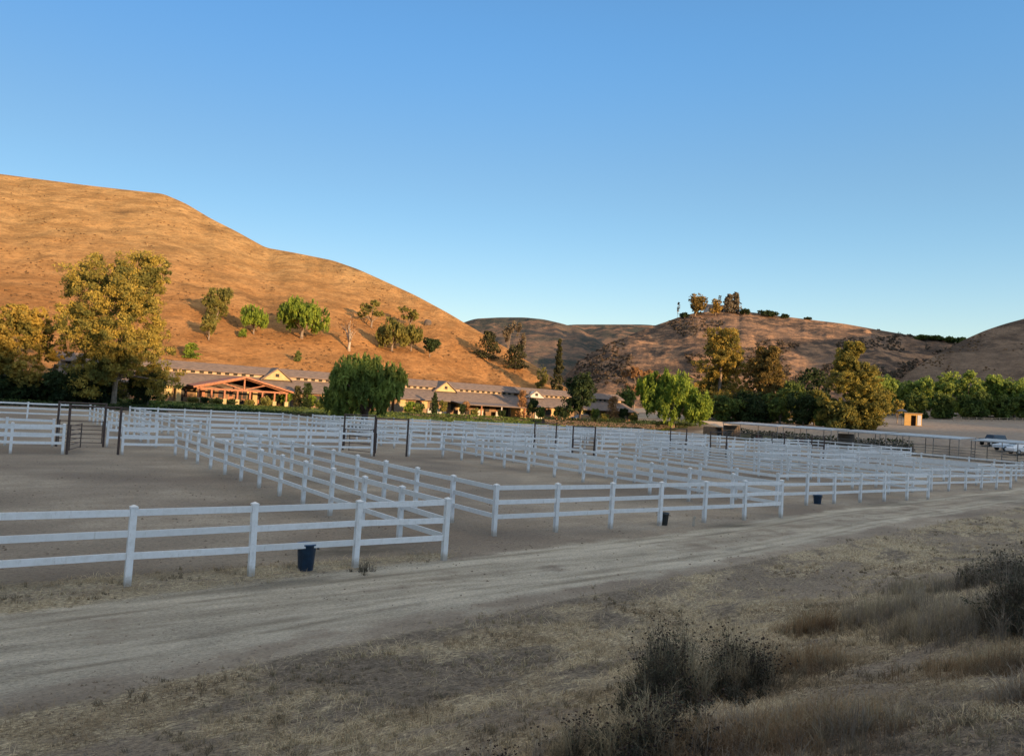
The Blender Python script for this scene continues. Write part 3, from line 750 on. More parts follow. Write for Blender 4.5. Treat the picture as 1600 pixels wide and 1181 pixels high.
for px, top, w, Y, mt, lb in ((1100, 606, 50, 208, 'dark_leaf', 'dark bush filling between the bright pepper tree and the golden sycamore'), (1136, 618, 56, 190, 'mid_leaf', 'low green bush below the tall golden sycamore'), (1178, 612, 60, 188, 'dark_leaf', 'wide dark bush under the middle golden tree'),
        (1218, 606, 60, 186, 'mid_leaf', 'leafy green bush right of the middle golden tree'), (1255, 612, 56, 180, 'dark_leaf', 'dark bush under the drooping green tree'), (1290, 616, 50, 176, 'mid_leaf', 'green bush left of the pointed golden tree'), (1320, 626, 60, 166, 'olive', 'olive undergrowth at the foot of the pointed golden tree'),
        (1350, 628, 50, 168, 'olive', 'last low olive bush before the open lot')):
    tree_px(px, 668, top, w, Y, 'round', M[mt], lb, n=6500, size=.26, low=.04, name='bush', cat='bush')
# right tree line
tl = [(1358, 582, 44), (1385, 581, 46), (1415, 587, 42), (1440, 583, 44), (1466, 590, 38), (1488, 572, 44), (1512, 577, 42), (1536, 588, 40), (1558, 579, 42), (1584, 582, 44), (1612, 585, 48), (1645, 580, 50)]
where = ['furthest left in the dark tree line behind the lot', 'second from the left in the dark tree line', 'third from the left in the dark tree line', 'in the dark line just right of the tan hut', 'lowest crown of the dark tree line',
         'highest lit crown of the dark tree line', 'right of the highest crown of the line', 'low crown between two lit crowns of the tree line', 'third from the right edge in the tree line', 'next to last in the tree line at right', 'in the tree line cut by the right edge', 'beyond the right edge of the tree line']
for (px, top, w), wh in zip(tl, where):
    tree_px(px, 657, top + (px * 13 % 7) - 3, w * (1.15 + .07 * (px % 5)), 258 + (px * 7 % 23), 'round', M['belt'], f'tall green tree with sunlit top, {wh}', n=12000, size=.36, low=.05, group='trees lining the far side of the lot')
for px, top, w in ((1430, 612, 40), (1470, 610, 44), (1520, 612, 46), (1570, 615, 46), (1604, 615, 40)):
    tree_px(px, 657, top, w + 6, 250, 'round', M['mid_leaf'], {1430: 'dark understorey tree just right of the tan hut', 1470: 'dark understorey tree midway along the lot edge', 1520: 'dark understorey tree behind the dark off-roader', 1570: 'dark understorey tree behind the silver pickup', 1604: 'dark understorey tree at the right edge'}[px], n=7000, size=.36, low=.06)
# hilltop trees and shrubs
tree_px(1086, 492, 458, 40, 468, 'round', M['goldbrown'], 'round tree at the left of the hilltop house', n=2500, size=.6, hf=HM)
tree_px(1138, 490, 460, 18, 470, 'column', M['grey_leaf'], 'pale slim tree right of the hilltop house, left of its pair', n=2400, size=.6, hf=HM)
tree_px(1148, 490, 457, 18, 472, 'column', M['grey_leaf'], 'tallest pale slim tree on the hilltop', n=2400, size=.6, hf=HM)
tree_px(1118, 490, 463, 24, 466, 'round', M['gold'], 'bright yellow tree before the hilltop house', n=900, size=.5, hf=HM)
tree_px(1058, 500, 472, 8, 472, 'sparse', M['grey_leaf'], 'bare leaning tree alone at the left of the hilltop', n=160, size=.4, hf=HM)
tree_px(1123, 490, 461, 6, 476, 'sparse', M['grey_leaf'], 'thin bare tree behind the hilltop house', n=120, size=.4, hf=HM)
shr = [(1163, 486, 12, 'just right of the pale slim trees'), (1195, 488, 16, 'largest dark one on the summit ridge'), (1208, 490, 12, 'small one touching the largest ridge shrub'), (1225, 493, 11, 'midway along the summit ridge'), (1262, 499, 7, 'tiny one right of the summit'),
       (1070, 492, 12, 'left of the round hilltop tree'), (1405, 521, 10, 'left end of the saddle growth'), (1420, 523, 10, 'second from left in the saddle growth')]
for px, py, w, wh in shr:
    tree_px(px, py + 4, py - 2 - w * .10, w * 1.7, 470, 'round', M['dark_leaf'], f'dark skyline shrub on the middle hill, {wh}', n=500, size=.6, hf=HM, name='shrub', cat='shrub')
for px, top, w, wh in ((1440, 524, 26, 'leftmost'), (1462, 525, 26, 'second'), (1484, 526, 24, 'third'), (1502, 527, 16, 'rightmost')):
    tree_px(px, 545, top, w, 440, 'round', M['mid_leaf'], f'{wh} of the green trees in the saddle between the hills', n=1800, size=.6, hf=HM)

# ------------------------------------------------------------------ buildings
BZ = 1.0
def bld(a0, label):
    x, y = xy(a0, 50)
    return empty('stable_building', (x, y, BZ), label, 'building', None, ANG)
def stable(o, L, porch=None, wins=(), dormer=None, doors=()):
    """long stable: low front roof, clerestory strip, upper roof"""
    w = MB()
    w.box(0, 0, -.6, L, .25, 3.0); w.box(0, 13.2, -.6, L, 13.45, 3.0)
    pe = [(0.251, -.6), (13.199, -.6), (13.199, 3.0), (9.1, 4.6), (4.35, 4.6), (.251, 3.0)]
    w.prism(pe, 0, .25); w.prism(pe, L - .25, L)
    w.build('wall', M['wallbrown'], o)
    for i in range(int(L / 4.6)):
        x = 1.2 + i * 4.6 + (i * 7 % 3) * .5
        if (i * 5) % 3 != 1: MB().box(x, -.04, .9, min(x + 1.3, L - .3), -.0025, 2.55).build('wall_panel', M['plaster'], o)
        MB().box(min(x + 1.9, L - 1.6), -.03, .1 if i % 2 else .95, min(x + 3.1, L - .4), -.002, 2.3).build('stall_opening', M['dark'], o)
    ft = .14
    r = MB()
    # corrugated-looking tile courses as real steps
    def slope(m, y0, z0, y1, z1, x0, x1, steps):
        for i in range(steps):
            a_, b_ = i / steps, (i + 1) / steps
            ya, yb_ = y0 + (y1 - y0) * a_, y0 + (y1 - y0) * b_ ; za, zb = z0 + (z1 - z0) * a_, z0 + (z1 - z0) * b_
            m.prism([(ya, za - ft), (yb_, zb - ft), (yb_, zb + .02), (ya, za + .07)], x0, x1)
    slope(r, -1.3, 2.75, 4.6, 4.95, -.4, L + .4, 12)
    slope(r, 14.75, 2.75, 8.9, 4.95, -.4, L + .4, 8)
    r.build('lower_roof', M['tile'], o)
    MB().box(0.1, 4.7, 4.7, L - .1, 8.8, 5.78).build('clerestory_wall', M['trim'], o)
    n = int(L / 1.5)
    for i in range(n):
        x = .8 + i * (L - 1.2) / n
        if dormer and any(abs(x - d) < 3.2 for d in dormer): continue
        MB().box(x, 4.66, 5.05, x + .75, 4.72, 5.5).build('clerestory_window', M['dark'], o)
    u = MB()
    slope(u, 4.0, 5.62, 6.75, 7.0, -.5, L + .5, 6); slope(u, 9.5, 5.62, 6.752, 7.0, -.5, L + .5, 6)
    u.build('upper_roof', M['tile'], o)
    for d in dormer or ():
        g = MB().prism([(d - 2.6, 4.75), (d + 2.6, 4.75), (d, 6.75)], 3.2, 4.65, 'y').build('gable', M['plaster'], o)
        q = MB()
        q.beam((d - 3.1, 3.0, 4.65), (d + .02, 3.0, 6.95), .1, .2); q.beam((d + 3.1, 3.0, 4.65), (d - .02, 3.0, 6.95), .1, .2)
        q.add([(d - 3.1, 2.95, 4.72), (d, 2.95, 7.06), (d, 6.5, 7.06), (d - 3.1, 4.8, 4.72)], [(0, 1, 2, 3)])
        q.add([(d + 3.1, 2.95, 4.72), (d, 2.95, 7.065), (d, 6.5, 7.065), (d + 3.1, 4.8, 4.72)], [(3, 2, 1, 0)])
        q.build('gable_roof', M['tile'], g)
        MB().box(d - .35, 3.15, 5.3, d + .35, 3.195, 5.9).build('vent', M['dark'], g)
    for x0, x1, z0, z1 in wins:
        fr = MB()
        fr.box(x0 - .1, -.06, z0 - .1, x1 + .1, -.003, z0); fr.box(x0 - .1, -.06, z1, x1 + .1, -.003, z1 + .1)
        fr.box(x0 - .1, -.06, z0, x0, -.003, z1); fr.box(x1, -.06, z0, x1 + .1, -.003, z1)
        f = fr.build('window', M['wood'], o)
        MB().box(x0, -.035, z0, x1, -.004, z1).build('pane', M['glass'], f)
    for x0, x1 in doors:
        d = MB().box(x0, -.03, 0, x1, -.005, 2.35).build('door', M['wood'], o)
        MB().box(x0 + .15, -.045, 1.3, x1 - .15, -.0305, 2.1).build('opening', M['dark'], d)
def lx(px, a0): return (a_at(px, 50, 625) - a0) * BAY

# left stable
A0 = a_at(95, 50, 615); A1 = a_at(612, 50, 630)
o = bld(A0, 'left stable with big timber gable porch and yellow gable, behind the sycamore'); L1 = (A1 - A0) * BAY
q = lambda px: lx(px, A0)
stable(o, L1, dormer=[q(440)], wins=[(q(282), q(291), .9, 2.3), (q(340), q(350), .9, 2.3), (q(378), q(390), .9, 2.3), (q(457), q(466), .9, 2.2), (q(488), q(502), .8, 2.3), (q(545), q(560), .9, 2.2)] + [(x, x + 1.4, .9, 2.2) for x in (3, 7.5, 12, 17)],
       doors=[(q(306), q(314)), (q(356), q(364)), (q(403), q(411)), (q(520), q(530))])
# timber porch
pc_ = q(366); pw = (q(436) - q(296)) / 2
yf = -5.2
pp_ = MB()
for s in (-1, 1):
    pp_.add([(pc_ + s * (pw + .6), yf - .8, 2.55), (pc_, yf - .8, 4.62), (pc_, 3.2, 4.62), (pc_ + s * (pw + .6), -.9, 2.55)], [(0, 1, 2, 3)])
    pp_.add([(pc_ + s * (pw + .6), yf - .8, 2.75), (pc_, yf - .8, 4.80), (pc_, 3.2, 4.80), (pc_ + s * (pw + .6), -.9, 2.95)], [(3, 2, 1, 0)])
    pp_.beam((pc_ + s * (pw + .7), yf - .82, 2.62), (pc_ + s * .01, yf - .82, 4.74), .08, .30)
pr = pp_.build('porch_roof', M['wood'], o)
tr_ = MB()
tr_.beam((pc_ - pw, yf, 2.45), (pc_ + pw, yf, 2.45), .28, .3)
tr_.beam((pc_, yf, 2.6), (pc_, yf, 4.5), .25, .25)
for s in (-1, 1):
    tr_.beam((pc_ + s * .2, yf, 2.65), (pc_ + s * pw * .5, yf, 3.6), .2, .2)
    tr_.beam((pc_ + s * (pw - .5), yf + .02, 2.62), (pc_ + s * .1, yf + .02, 4.5), .22, .22)
    tr_.beam((pc_ + s * pw * .8, yf, 2.5), (pc_ + s * pw * .8, -.1, 2.5), .22, .25)
tr_.build('truss', M['wood'], o)
for i in range(8):
    x = pc_ - pw + .3 + i * (2 * pw - .6) / 7
    c = MB().box(x - .14, yf - .14, .9, x + .14, yf + .14, 2.3).build('column', M['wood'], o)
    MB().box(x - .32, yf - .32, -.3, x + .32, yf + .32, .9).build('plinth', M['plaster'], c)
for i, px in enumerate((276, 313, 395, 428, 447)):
    x = q(px)
    MB().box(x - .4, -1.1, -.3, x + .4, -.4, 2.62).build('pillar', M['plaster' if i % 2 == 0 else 'wood'], o)
# middle stable
A0b = a_at(616, 50, 635); A1b = a_at(826, 50, 640)
o = bld(A0b, 'middle stable with deep shaded porch and yellow gable, right of the weeping tree'); q = lambda px: lx(px, A0b)
L2 = (A1b - A0b) * BAY - .8
stable(o, L2, dormer=[q(708)], wins=[(q(640), q(645), .9, 2.3), (q(656), q(662), .9, 2.3), (q(690), q(697), .9, 2.3), (q(803), q(812), .9, 2.2)], doors=[(q(720), q(728)), (q(745), q(752)), (q(775), q(783))])
m = MB()
m.add([(q(700), -5.5, 2.25), (q(800), -5.5, 2.25), (q(800), -1.2, 2.72), (q(700), -1.2, 2.72)], [(0, 1, 2, 3)])
m.add([(q(700), -5.5, 2.38), (q(800), -5.5, 2.38), (q(800), -1.2, 2.88), (q(700), -1.2, 2.88)], [(3, 2, 1, 0)])
m.box(q(700), -5.56, 2.22, q(800), -5.48, 2.42)
m.build('porch_roof', M['tile'], o)
MB().box(q(668), -.35, -.3, q(697), -.05, 1.0).build('planter', M['plaster_pale'], o)
for px in (701, 732, 763, 799):
    MB().box(q(px) - .12, -5.3, -.4, q(px) + .12, -5.06, 2.24).build('column', M['plaster_pale'] if px == 763 else M['wood'], o)
for x0, x1 in ((711, 722), (738, 750), (770, 780)):
    MB().box(q(x0), -1.5, -.3, q(x1), -1.35, 1.15).build('stall_front', M['plaster_pale'], o)
MB().box(q(794), -4.9, -.3, q(801) + .4, -1.35, 2.2).build('side_wall', M['plaster'], o)
# right stable
A0c = a_at(828, 50, 640); A1c = a_at(990, 50, 650)
o = bld(A0c, 'right stable in shade with small white gable, beyond the dark oval tree'); q = lambda px: lx(px, A0c)
L3 = (A1c - A0c) * BAY
stable(o, L3, wins=[(q(853), q(862), .9, 2.2), (q(880), q(888), .9, 2.2), (q(950), q(960), .9, 2.2)], doors=[(q(868), q(873)), (q(925), q(935))])
g = MB().prism([(1.6, 4.75), (6.4, 4.75), (4.0, 6.3)], 3.0, 4.65, 'y').build('gable', M['plaster_pale'], o)
MB().box(3.6, 2.95, 5.2, 4.4, 2.995, 5.8).build('vent', M['dark'], g)
qq = MB(); qq.beam((1.2, 2.9, 4.7), (4.02, 2.9, 6.5), .1, .2); qq.beam((6.8, 2.9, 4.7), (3.98, 2.9, 6.5), .1, .2); qq.build('gable_roof', M['tile'], g)
MB().box(q(836), -.3, -.3, q(848), -.02, 2.4).build('bay_front', M['plaster_pale'], o)

# small rear house left of the bright pepper tree foot / back cabin at x 1110..1160
P0 = at(1118, 668, 150); z = float(gh(P0[0], P0[1]))
o = empty('flatbed_shed', (P0[0], P0[1], z), 'low sunlit wooden shed roof just right of the wide bright pepper tree', 'shed', None, ANG)
w = 46 / F * 150
MB().box(0, 0, 0, w, 3, 1.9).build('wall', M['wallbrown'], o)
m = MB(); m.beam((-.4, -.6, 2.0), (w + .3, -.6, 2.0), .1, .18); m.add([(-.4, -.65, 2.08), (w + .3, -.65, 2.08), (w + .3, 3.3, 3.0), (-.4, 3.3, 3.0)], [(0, 1, 2, 3)]); m.build('roof', M['trim'], o)
MB().box(.6, -.05, .3, 2.1, -.005, 1.7).build('door', M['dark'], o)

# shrubs along the stables
sh = [(252, 10, 22, 'dark_leaf'), (298, 8, 24, 'olive'), (318, 9, 20, 'dark_leaf'), (338, 9, 22, 'olive'), (360, 8, 22, 'dark_leaf'), (388, 9, 20, 'olive'), (412, 16, 26, 'olive'), (430, 24, 18, 'dark_leaf'), (446, 26, 24, 'pepper'), (463, 34, 14, 'conifer'),
      (478, 40, 20, 'dark_leaf'), (485, 20, 26, 'pepper'), (500, 14, 18, 'mid_leaf'), (515, 12, 22, 'mid_leaf'), (640, 20, 24, 'pepper'), (655, 16, 20, 'mid_leaf'), (678, 34, 12, 'dark_leaf'), (693, 26, 16, 'olive'), (723, 20, 12, 'dark_leaf'), (727, 26, 18, 'brown_leaf'),
      (742, 14, 14, 'olive'), (783, 12, 16, 'dark_leaf'), (815, 44, 22, 'brown_leaf'), (832, 38, 22, 'dark_leaf'), (845, 20, 18, 'mid_leaf'), (872, 24, 16, 'dark_leaf'), (882, 22, 20, 'dark_leaf'), (930, 22, 20, 'mid_leaf'), (945, 14, 16, 'olive'),
      (958, 42, 22, 'brown_leaf'), (975, 26, 16, 'dark_leaf'), (992, 20, 18, 'olive')]
near_what = [(270, 'left of the timber porch'), (300, 'at the left porch pillar'), (325, 'under the left slope of the timber porch'), (345, 'left of the porch centre'), (370, 'under the peak of the timber porch'), (395, 'right of the porch centre'), (420, 'at the right porch pillar'),
             (438, 'right of the timber porch roof end'), (452, 'below the yellow gable of the left stable'), (470, 'right of the left stable gable'), (482, 'among the tall planting beyond the porch'), (495, 'bright clump near the weeping tree'), (507, 'between porch planting and weeping tree'), (530, 'touching the weeping tree on its left'),
             (648, 'touching the weeping tree on its right'), (665, 'before the yellow wall of the middle stable'), (685, 'left of the shaded porch'), (700, 'at the left post of the shaded porch'), (725, 'under the left half of the shaded porch'), (735, 'next to the second post of the shaded porch'), (760, 'left of the pale porch post'), (795, 'right of the pale porch post'),
             (824, 'between the middle and right stables'), (840, 'at the left corner of the right stable'), (860, 'before the right stable bay front'), (877, 'left of the dark oval tree'), (900, 'hidden behind the dark oval tree foot'), (938, 'just right of the dark oval tree'), (950, 'before the right stable window'), (966, 'near the right stable end'), (985, 'at the right stable corner'), (1100, 'left of the wide bright pepper tree')]
cn = {'dark_leaf': 'dark green', 'olive': 'olive', 'pepper': 'bright green', 'conifer': 'slim cypress-like', 'mid_leaf': 'green', 'brown_leaf': 'reddish brown'}
for i, (px, h, w, mt) in enumerate(sh):
    bb = 46.6 + (i * 37 % 10) * .16
    if h > 20: bb += 1.0
    Y = yb(px, bb); d = ray(px, 640); B = np.array([d[0] * Y, Y, 0]); B[2] = float(gh(B[0], B[1]))
    nm = min(near_what, key=lambda t: (abs(t[0] - px), t[0]))[1]
    tall = h > 26
    make_tree(B, h / F * Y * 1.0, w / F * Y, 'round' if w > h * .55 else 'column', M[mt], f'{"tall" if tall else "low"} {cn[mt]} shrub {near_what[i][1]}', np.random.RandomState(i + 60), bark=M['bark_dark'], name='shrub', n=int(700 + w * h * 2.4), size=.16, cat='shrub', group='shrubs planted along the stables')

# long clipped hedge banks between pens and stables
def hedge(px0, px1, b, h, label, mat, dens=140, line=None):
    a0, a1 = a_at(px0, b), a_at(px1, b); L = (a1 - a0) * BAY; rz = ANG
    if line: a0, b, b1_ = line; L = (b1_ - b) * BAY; rz = ANG + math.pi / 2
    x, y = xy(a0, b); z = float(gh(x, y))
    o = empty('hedge', (x, y, z), label, 'hedge', None, rz)
    rs = np.random.RandomState(abs(int(px0)) + 5)
    n = int(L * dens)
    X = rs.uniform(0, L, n); top = h * (.7 + .5 * fbm(X * .25, X * 0, 3, int(px0)))
    Yy = rs.normal(0, .5, n); Zz = rs.uniform(0, 1, n) ** .6 * top * np.exp(-(Yy / 1.1) ** 2)
    ctr = np.stack([X, Yy, Zz], -1)
    V = leaf_cards(rs, ctr, np.full(n, .12), n, .16)
    V[:, 2] = np.maximum(V[:, 2], .0)
    link('foliage', npmesh('foliage', V, np.arange(len(V)).reshape(-1, 4), M[mat]), o)
    core = MB().prism([(-.6, -.4), (.6, -.4), (.38, h * .55), (-.38, h * .55)], 0, L); core.build('branches', M['bark_dark'], o)
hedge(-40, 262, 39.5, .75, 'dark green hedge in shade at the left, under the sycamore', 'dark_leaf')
hedge(262, 510, 41.2, .7, 'low scrubby hedge in front of the timber porch', 'dark_leaf')
hedge(640, 850, 44.4, .7, 'green hedge before the shaded porch of the middle stable', 'mid_leaf')
hedge(850, 1125, 42.6, 1.9, 'dark green hedge from the right stable to the shelters', 'dark_leaf')
hedge(1300, 1400, 30, 2.1, 'added dark hedge behind the far metal-roofed shelters, standing in for their shade', 'dark_leaf', 170, (47.2, 18.5, 33.0))  # added hedge, its dark leaves stand in for shade under the roofs
# lit brush grass strips
def strip_grass(px0, px1, b0, b1, n, h, mat, label):
    rs = np.random.RandomState(abs(int(px0 * 3 + n)))
    aa = rs.uniform(a_at(px0, (b0 + b1) / 2), a_at(px1, (b0 + b1) / 2), n); bb = rs.uniform(b0, b1, n)
    x, y = xy(aa, bb); z = gh(x, y)
    keep = fbm(aa * .8, bb * .8, 3, 8) > .42
    ctr = np.stack([x, y, z + h * .3], -1)[keep]
    V = leaf_cards(rs, ctr, np.full(len(ctr), .1), len(ctr), h)
    V[:, 2] = np.maximum(V[:, 2], gh(V[:, 0], V[:, 1]))
    o = link('grass', npmesh('grass', V, np.arange(len(V)).reshape(-1, 4), M[mat])); tag(o, label, 'grass', kind='stuff')
strip_grass(0, 1100, 41.6, 46.5, 26000, .22, 'mid_leaf', 'green grass strip in front of the stables')

# ------------------------------------------------------------------ metal roofed shelters on the right
secs = [(31.5, 26.6, 'furthest'), (26.2, 22.4, 'second furthest'), (22.0, 19.0, 'middle'), (18.7, 14.2, 'long, second nearest'), (13.6, 7.0, 'nearest')]
for bb1, bb0, wh in secs:
    x, y = xy(44, bb0)
    o = empty('shade_shelter', (x, y, float(gh(x, y))), f'{wh} of the low metal-roofed pipe shelters beyond the pens', 'shelter', 'metal-roofed shelters right of the pens', ANG)
    D = (bb1 - bb0) * BAY; W = 5.5
    r = MB(); r.prism([(0, 2.88), (W, 3.22), (W, 3.30), (0, 2.96)], 0, D, 'y'); 
    for j in range(int(D / .6)): r.box(-.005, .3 + j * .6, 2.90, .02, .34 + j * .6, 2.99)
    r.box(-.06, 0, 2.84, -.005, D, 2.99)
    r.build('roof', M['metal'], o)
    for j in range(max(2, int(D / 3.6)) + 1):
        yy = .1 + j * (D - .2) / max(2, int(D / 3.6))
        for xx in (.15, W - .15):
            MB().tube([(xx, yy, -.1), (xx, yy, 2.9 if xx < 1 else 3.2)], .06, 6).build('post', M['steel'], o)
        m = MB()
        for z in (.5, .9, 1.3, 1.7): m.tube([(.15, yy + .02, z), (W - .15, yy + .02, z)], .025, 5)
        m.build('stall_divider', M['steel'], o)
        if bb0 > 18 and (j * 5 + int(bb0)) % 4 == 1: MB().box(.3, yy + .04, .3, W - .3, yy + .08, 2.5).build('shade_panel', M['shade_wood'], o)  # added dark panels imitate the shade under the far roofs
    m = MB()
    for z in (.45, .85, 1.25, 1.65):
        m.tube([(.13, .1, z), (.13, D - .1, z)], .028, 5); m.tube([(W - .13, .1, z), (W - .13, D - .1, z)], .028, 5)
    m.build('pipe_rails', M['steel'], o)
# clutter under the far shelters: hay bales, crates
cl = [(1165, 'hay', 'pale hay bale under the furthest shelter'), (1185, 'red', 'dark red feed bin under the furthest shelter'), (1200, 'hay', 'straw bale at the end of the furthest shelter'), (1235, 'hay', 'stacked hay bale under the second furthest shelter'), (1252, 'red', 'rust red bin beneath the second furthest shelter'),
      (1262, 'blue', 'blue barrel under the second furthest shelter'), (1342, 'hay', 'sunlit hay bale before the middle shelter')]
M['hay'] = simple('hay', (.50, .40, .22), (.36, .28, .14), 6, .9)
M['red'] = simple('rust_bin', (.22, .05, .04), (.15, .04, .03), 4, .7)
for px, c, lb in cl:
    Y = yb(px, 0); aa = 45; d = ray(px, 685)
    t = (aa * BAY + (OX * UX + OY * UY)) / (d[0] * UX + UY); x, y = d[0] * t, t; z = float(gh(x, y))
    if c == 'hay':
        m = MB(); m.box(-.9, -.5, 0, .9, .5, .55); m.box(-.8, -.45, .56, .85, .48, 1.1)
        for e in (-.4, .4): m.box(e - .02, -.51, .0, e + .02, -.5001, .55)
        o = m.build('hay_bale', M['hay']); cat = 'hay bale'
    else:
        m = MB().lathe([(.001, 0), (.42, 0), (.47, .25), (.45, .5), (.47, .75), (.43, 1.05), (.40, 1.07), (.38, 1.0), (.001, 1.0)], 14)
        o = m.build('barrel', M[c], None, True); cat = 'barrel'
    o.location = (x, y, z); o.rotation_euler = (0, 0, ANG + px); tag(o, lb, cat)

# ------------------------------------------------------------------ tan hut, cars
P = at(1413, 662, 205); P[2] = float(gh(P[0], P[1]))
o = empty('hut', tuple(P), 'little tan hut with dark doorway at the edge of the lot', 'hut', None, rad(-25))
s = 205 / F; zb = at(1425, 662, 205)[2] - P[2]
hh = at(1425, 646, 205)[2] - P[2]
m = MB(); m.box(0, 0, -.2, 9 * s, 2.4, hh); m.box(16 * s, 0, -.2, 24 * s, 2.4, hh); m.box(9 * s, 1.6, -.2, 16 * s, 2.4, hh); m.box(9 * s, 0, hh - .5, 16 * s, 1.59, hh)
m.build('wall', M['orange'], o)
MB().box(-.2, -.3, hh + .005, 24 * s + .2, 2.7, hh + .16).build('roof', M['trim'], o)
MB().box(9 * s + .02, 1.55, 0, 16 * s - .02, 1.595, hh - .55).build('door', M['dark'], o)
MB().box(18 * s, -.05, .2, 23 * s, -.005, hh - .4).build('notice_board', M['carpaint_white'], o)
P2 = P + np.array([.8, 3.2, 0]); P2[2] = float(gh(P2[0], P2[1])); 
o = empty('parasol', tuple(P2), 'dark parasol rising behind the little tan hut', 'parasol')
hz = at(1418, 641, 208)[2] - P2[2]
MB().tube([(0, 0, 0), (0, 0, hz)], .04, 6).build('pole', M['steel'], o)
MB().lathe([(.02, hz + .3), (.7, hz + .1), (1.5, hz - .35), (1.46, hz - .38), (.02, hz + .2)], 8).build('canopy', M['carpaint_dark'], o)

def car(px, py, Y, paint, label, kind, rz):
    d = ray(px, py); x = d[0] * Y; z = float(gh(x, Y))
    o = empty('parked_car', (x, Y, z), label, 'car', 'vehicles parked at the edge of the lot', rz)
    if kind == 'pickup':
        Lc, prof = 5.4, [(0, .45), (0, .95), (.1, 1.05), (1.45, 1.15), (2.15, 1.78), (3.2, 1.80), (3.5, 1.15), (5.35, 1.12), (5.4, .55), (5.1, .42)]
        glass = [(1.72, 1.2), (2.22, 1.70), (3.12, 1.72), (3.34, 1.2)]
    elif kind == 'jeep':
        Lc, prof = 4.2, [(0, .55), (0, 1.0), (.1, 1.12), (1.3, 1.18), (1.55, 1.85), (4.0, 1.88), (4.2, 1.2), (4.2, .6), (4.0, .5)]
        glass = [(1.5, 1.25), (1.68, 1.75), (3.85, 1.78), (4.0, 1.25)]
    else:
        Lc, prof = 4.7, [(0, .45), (0, .9), (.12, 1.0), (1.2, 1.12), (1.9, 1.68), (3.9, 1.72), (4.6, 1.15), (4.7, .6), (4.5, .42)]
        glass = [(1.45, 1.15), (1.98, 1.60), (3.82, 1.63), (4.3, 1.15)]
    m = MB(); n = len(prof)
    # body narrowed at the greenhouse
    v = []
    for sgn in (-1, 1):
        for (a, b) in prof: v.append((a - Lc / 2, sgn * (.92 - max(0, b - 1.1) * .28), b))
    fs = [tuple(range(n)), tuple(range(n, 2 * n))[::-1]] + [(k, n + k, n + (k + 1) % n, (k + 1) % n) for k in range(n)]
    m.add(v, fs); bd = m.build('body', paint, o)
    bv = bd.modifiers.new('b', 'BEVEL'); bv.width = .06; bv.segments = 2
    for sgn in (-1, 1):
        g = MB(); v = [(a - Lc / 2, sgn * (.935 - max(0, b - 1.1) * .28), b) for a, b in glass]
        g.add(v, [(0, 1, 2, 3) if sgn > 0 else (3, 2, 1, 0)]); g.build('side_window', M['glass'], o)
    for e, (ga, gb) in (('windscreen', (glass[0], glass[1])), ('rear_window', (glass[3], glass[2]))):
        off = -.09 if e == 'windscreen' else .09
        if kind == 'pickup' and e == 'rear_window': off = .06
        MB().add([(ga[0] - Lc / 2 + off, -.78, ga[1]), (ga[0] - Lc / 2 + off, .78, ga[1]), (gb[0] - Lc / 2 + off * 1.6, .66, gb[1]), (gb[0] - Lc / 2 + off * 1.6, -.66, gb[1])], [(0, 1, 2, 3)]).build(e, M['glass'], o)
    for xx in (Lc * .18, Lc * .8):
        for sgn in (-1, 1):
            w = MB().tube([(xx - Lc / 2, sgn * .72, .36), (xx - Lc / 2, sgn * .95, .36)], .36, 16).build('wheel', M['rubber'], o)
            MB().tube([(xx - Lc / 2, sgn * .951, .36), (xx - Lc / 2, sgn * .965, .36)], .21, 12).build('rim', M['metal'], w)
    for sgn in (-1, 1):
        MB().box(-Lc / 2 - .03, sgn * .72 - .13, .78, -Lc / 2 + .02, sgn * .72 + .13, .92).build('headlight', M['carpaint_white'], o)
car(1551, 688, 130, M['carpaint_dark'], 'dark off-roader, leftmost of the vehicles parked at right', 'jeep', rad(15))
car(1577, 690, 124, M['carpaint_blue'], 'silver blue estate car parked between dark off-roader and white car', 'suv', rad(10))
car(1600, 692, 120, M['carpaint_white'], 'white car cut by the right edge of the view', 'suv', rad(5))
car(907, 657, yb(907, 46.2), M['carpaint_dark'], 'dark car parked under the dark oval tree by the stables', 'suv', ANG + .1)
car(70, 617, yb(70, 46), M['carpaint_blue'], 'pale car in shade under the trees at the left', 'suv', ANG)
# hilltop house
P = at(1104, 489, 478); P[2] = float(HM(P[0], P[1])) - .5
o = empty('hilltop_house', tuple(P), 'small grey white house among the hilltop trees', 'house')
w = 30 / F * 478; h = at(1110, 474, 478)[2] - P[2]
MB().box(0, 0, 0, w, 8, h * .7).build('wall', M['plaster_pale'], o)
MB().prism([(-.5, h * .7 + .01), (8.5, h * .7 + .01), (4, h)], -.6, w + .6).build('roof', M['tile'], o)
for i in range(4): MB().box(1.2 + i * 2.6, -.06, h * .25, 2.6 + i * 2.6, -.005, h * .55).build('window', M['glass'], o)
# small street details on the lot edge: low rail fence far behind lot
fo = empty('lot_fence', (0, 0, 0), 'pale low rail fence along the far edge of the lot under the trees', 'fence')
m = MB(); pts = []
for i in range(13):
    P = at(1490 + i * 12, 655, 238); P[2] = float(gh(P[0], P[1])); pts.append(P)
    MB().box(P[0] - .07, P[1] - .07, P[2], P[0] + .07, P[1] + .07, P[2] + 1.3).build('post', M['trim'], fo)
for z in (.6, 1.15):
    for p, q2 in zip(pts[:-1], pts[1:]): m.beam((p[0], p[1], p[2] + z), (q2[0], q2[1], q2[2] + z), .04, .1)
m.build('rail', M['trim'], fo)

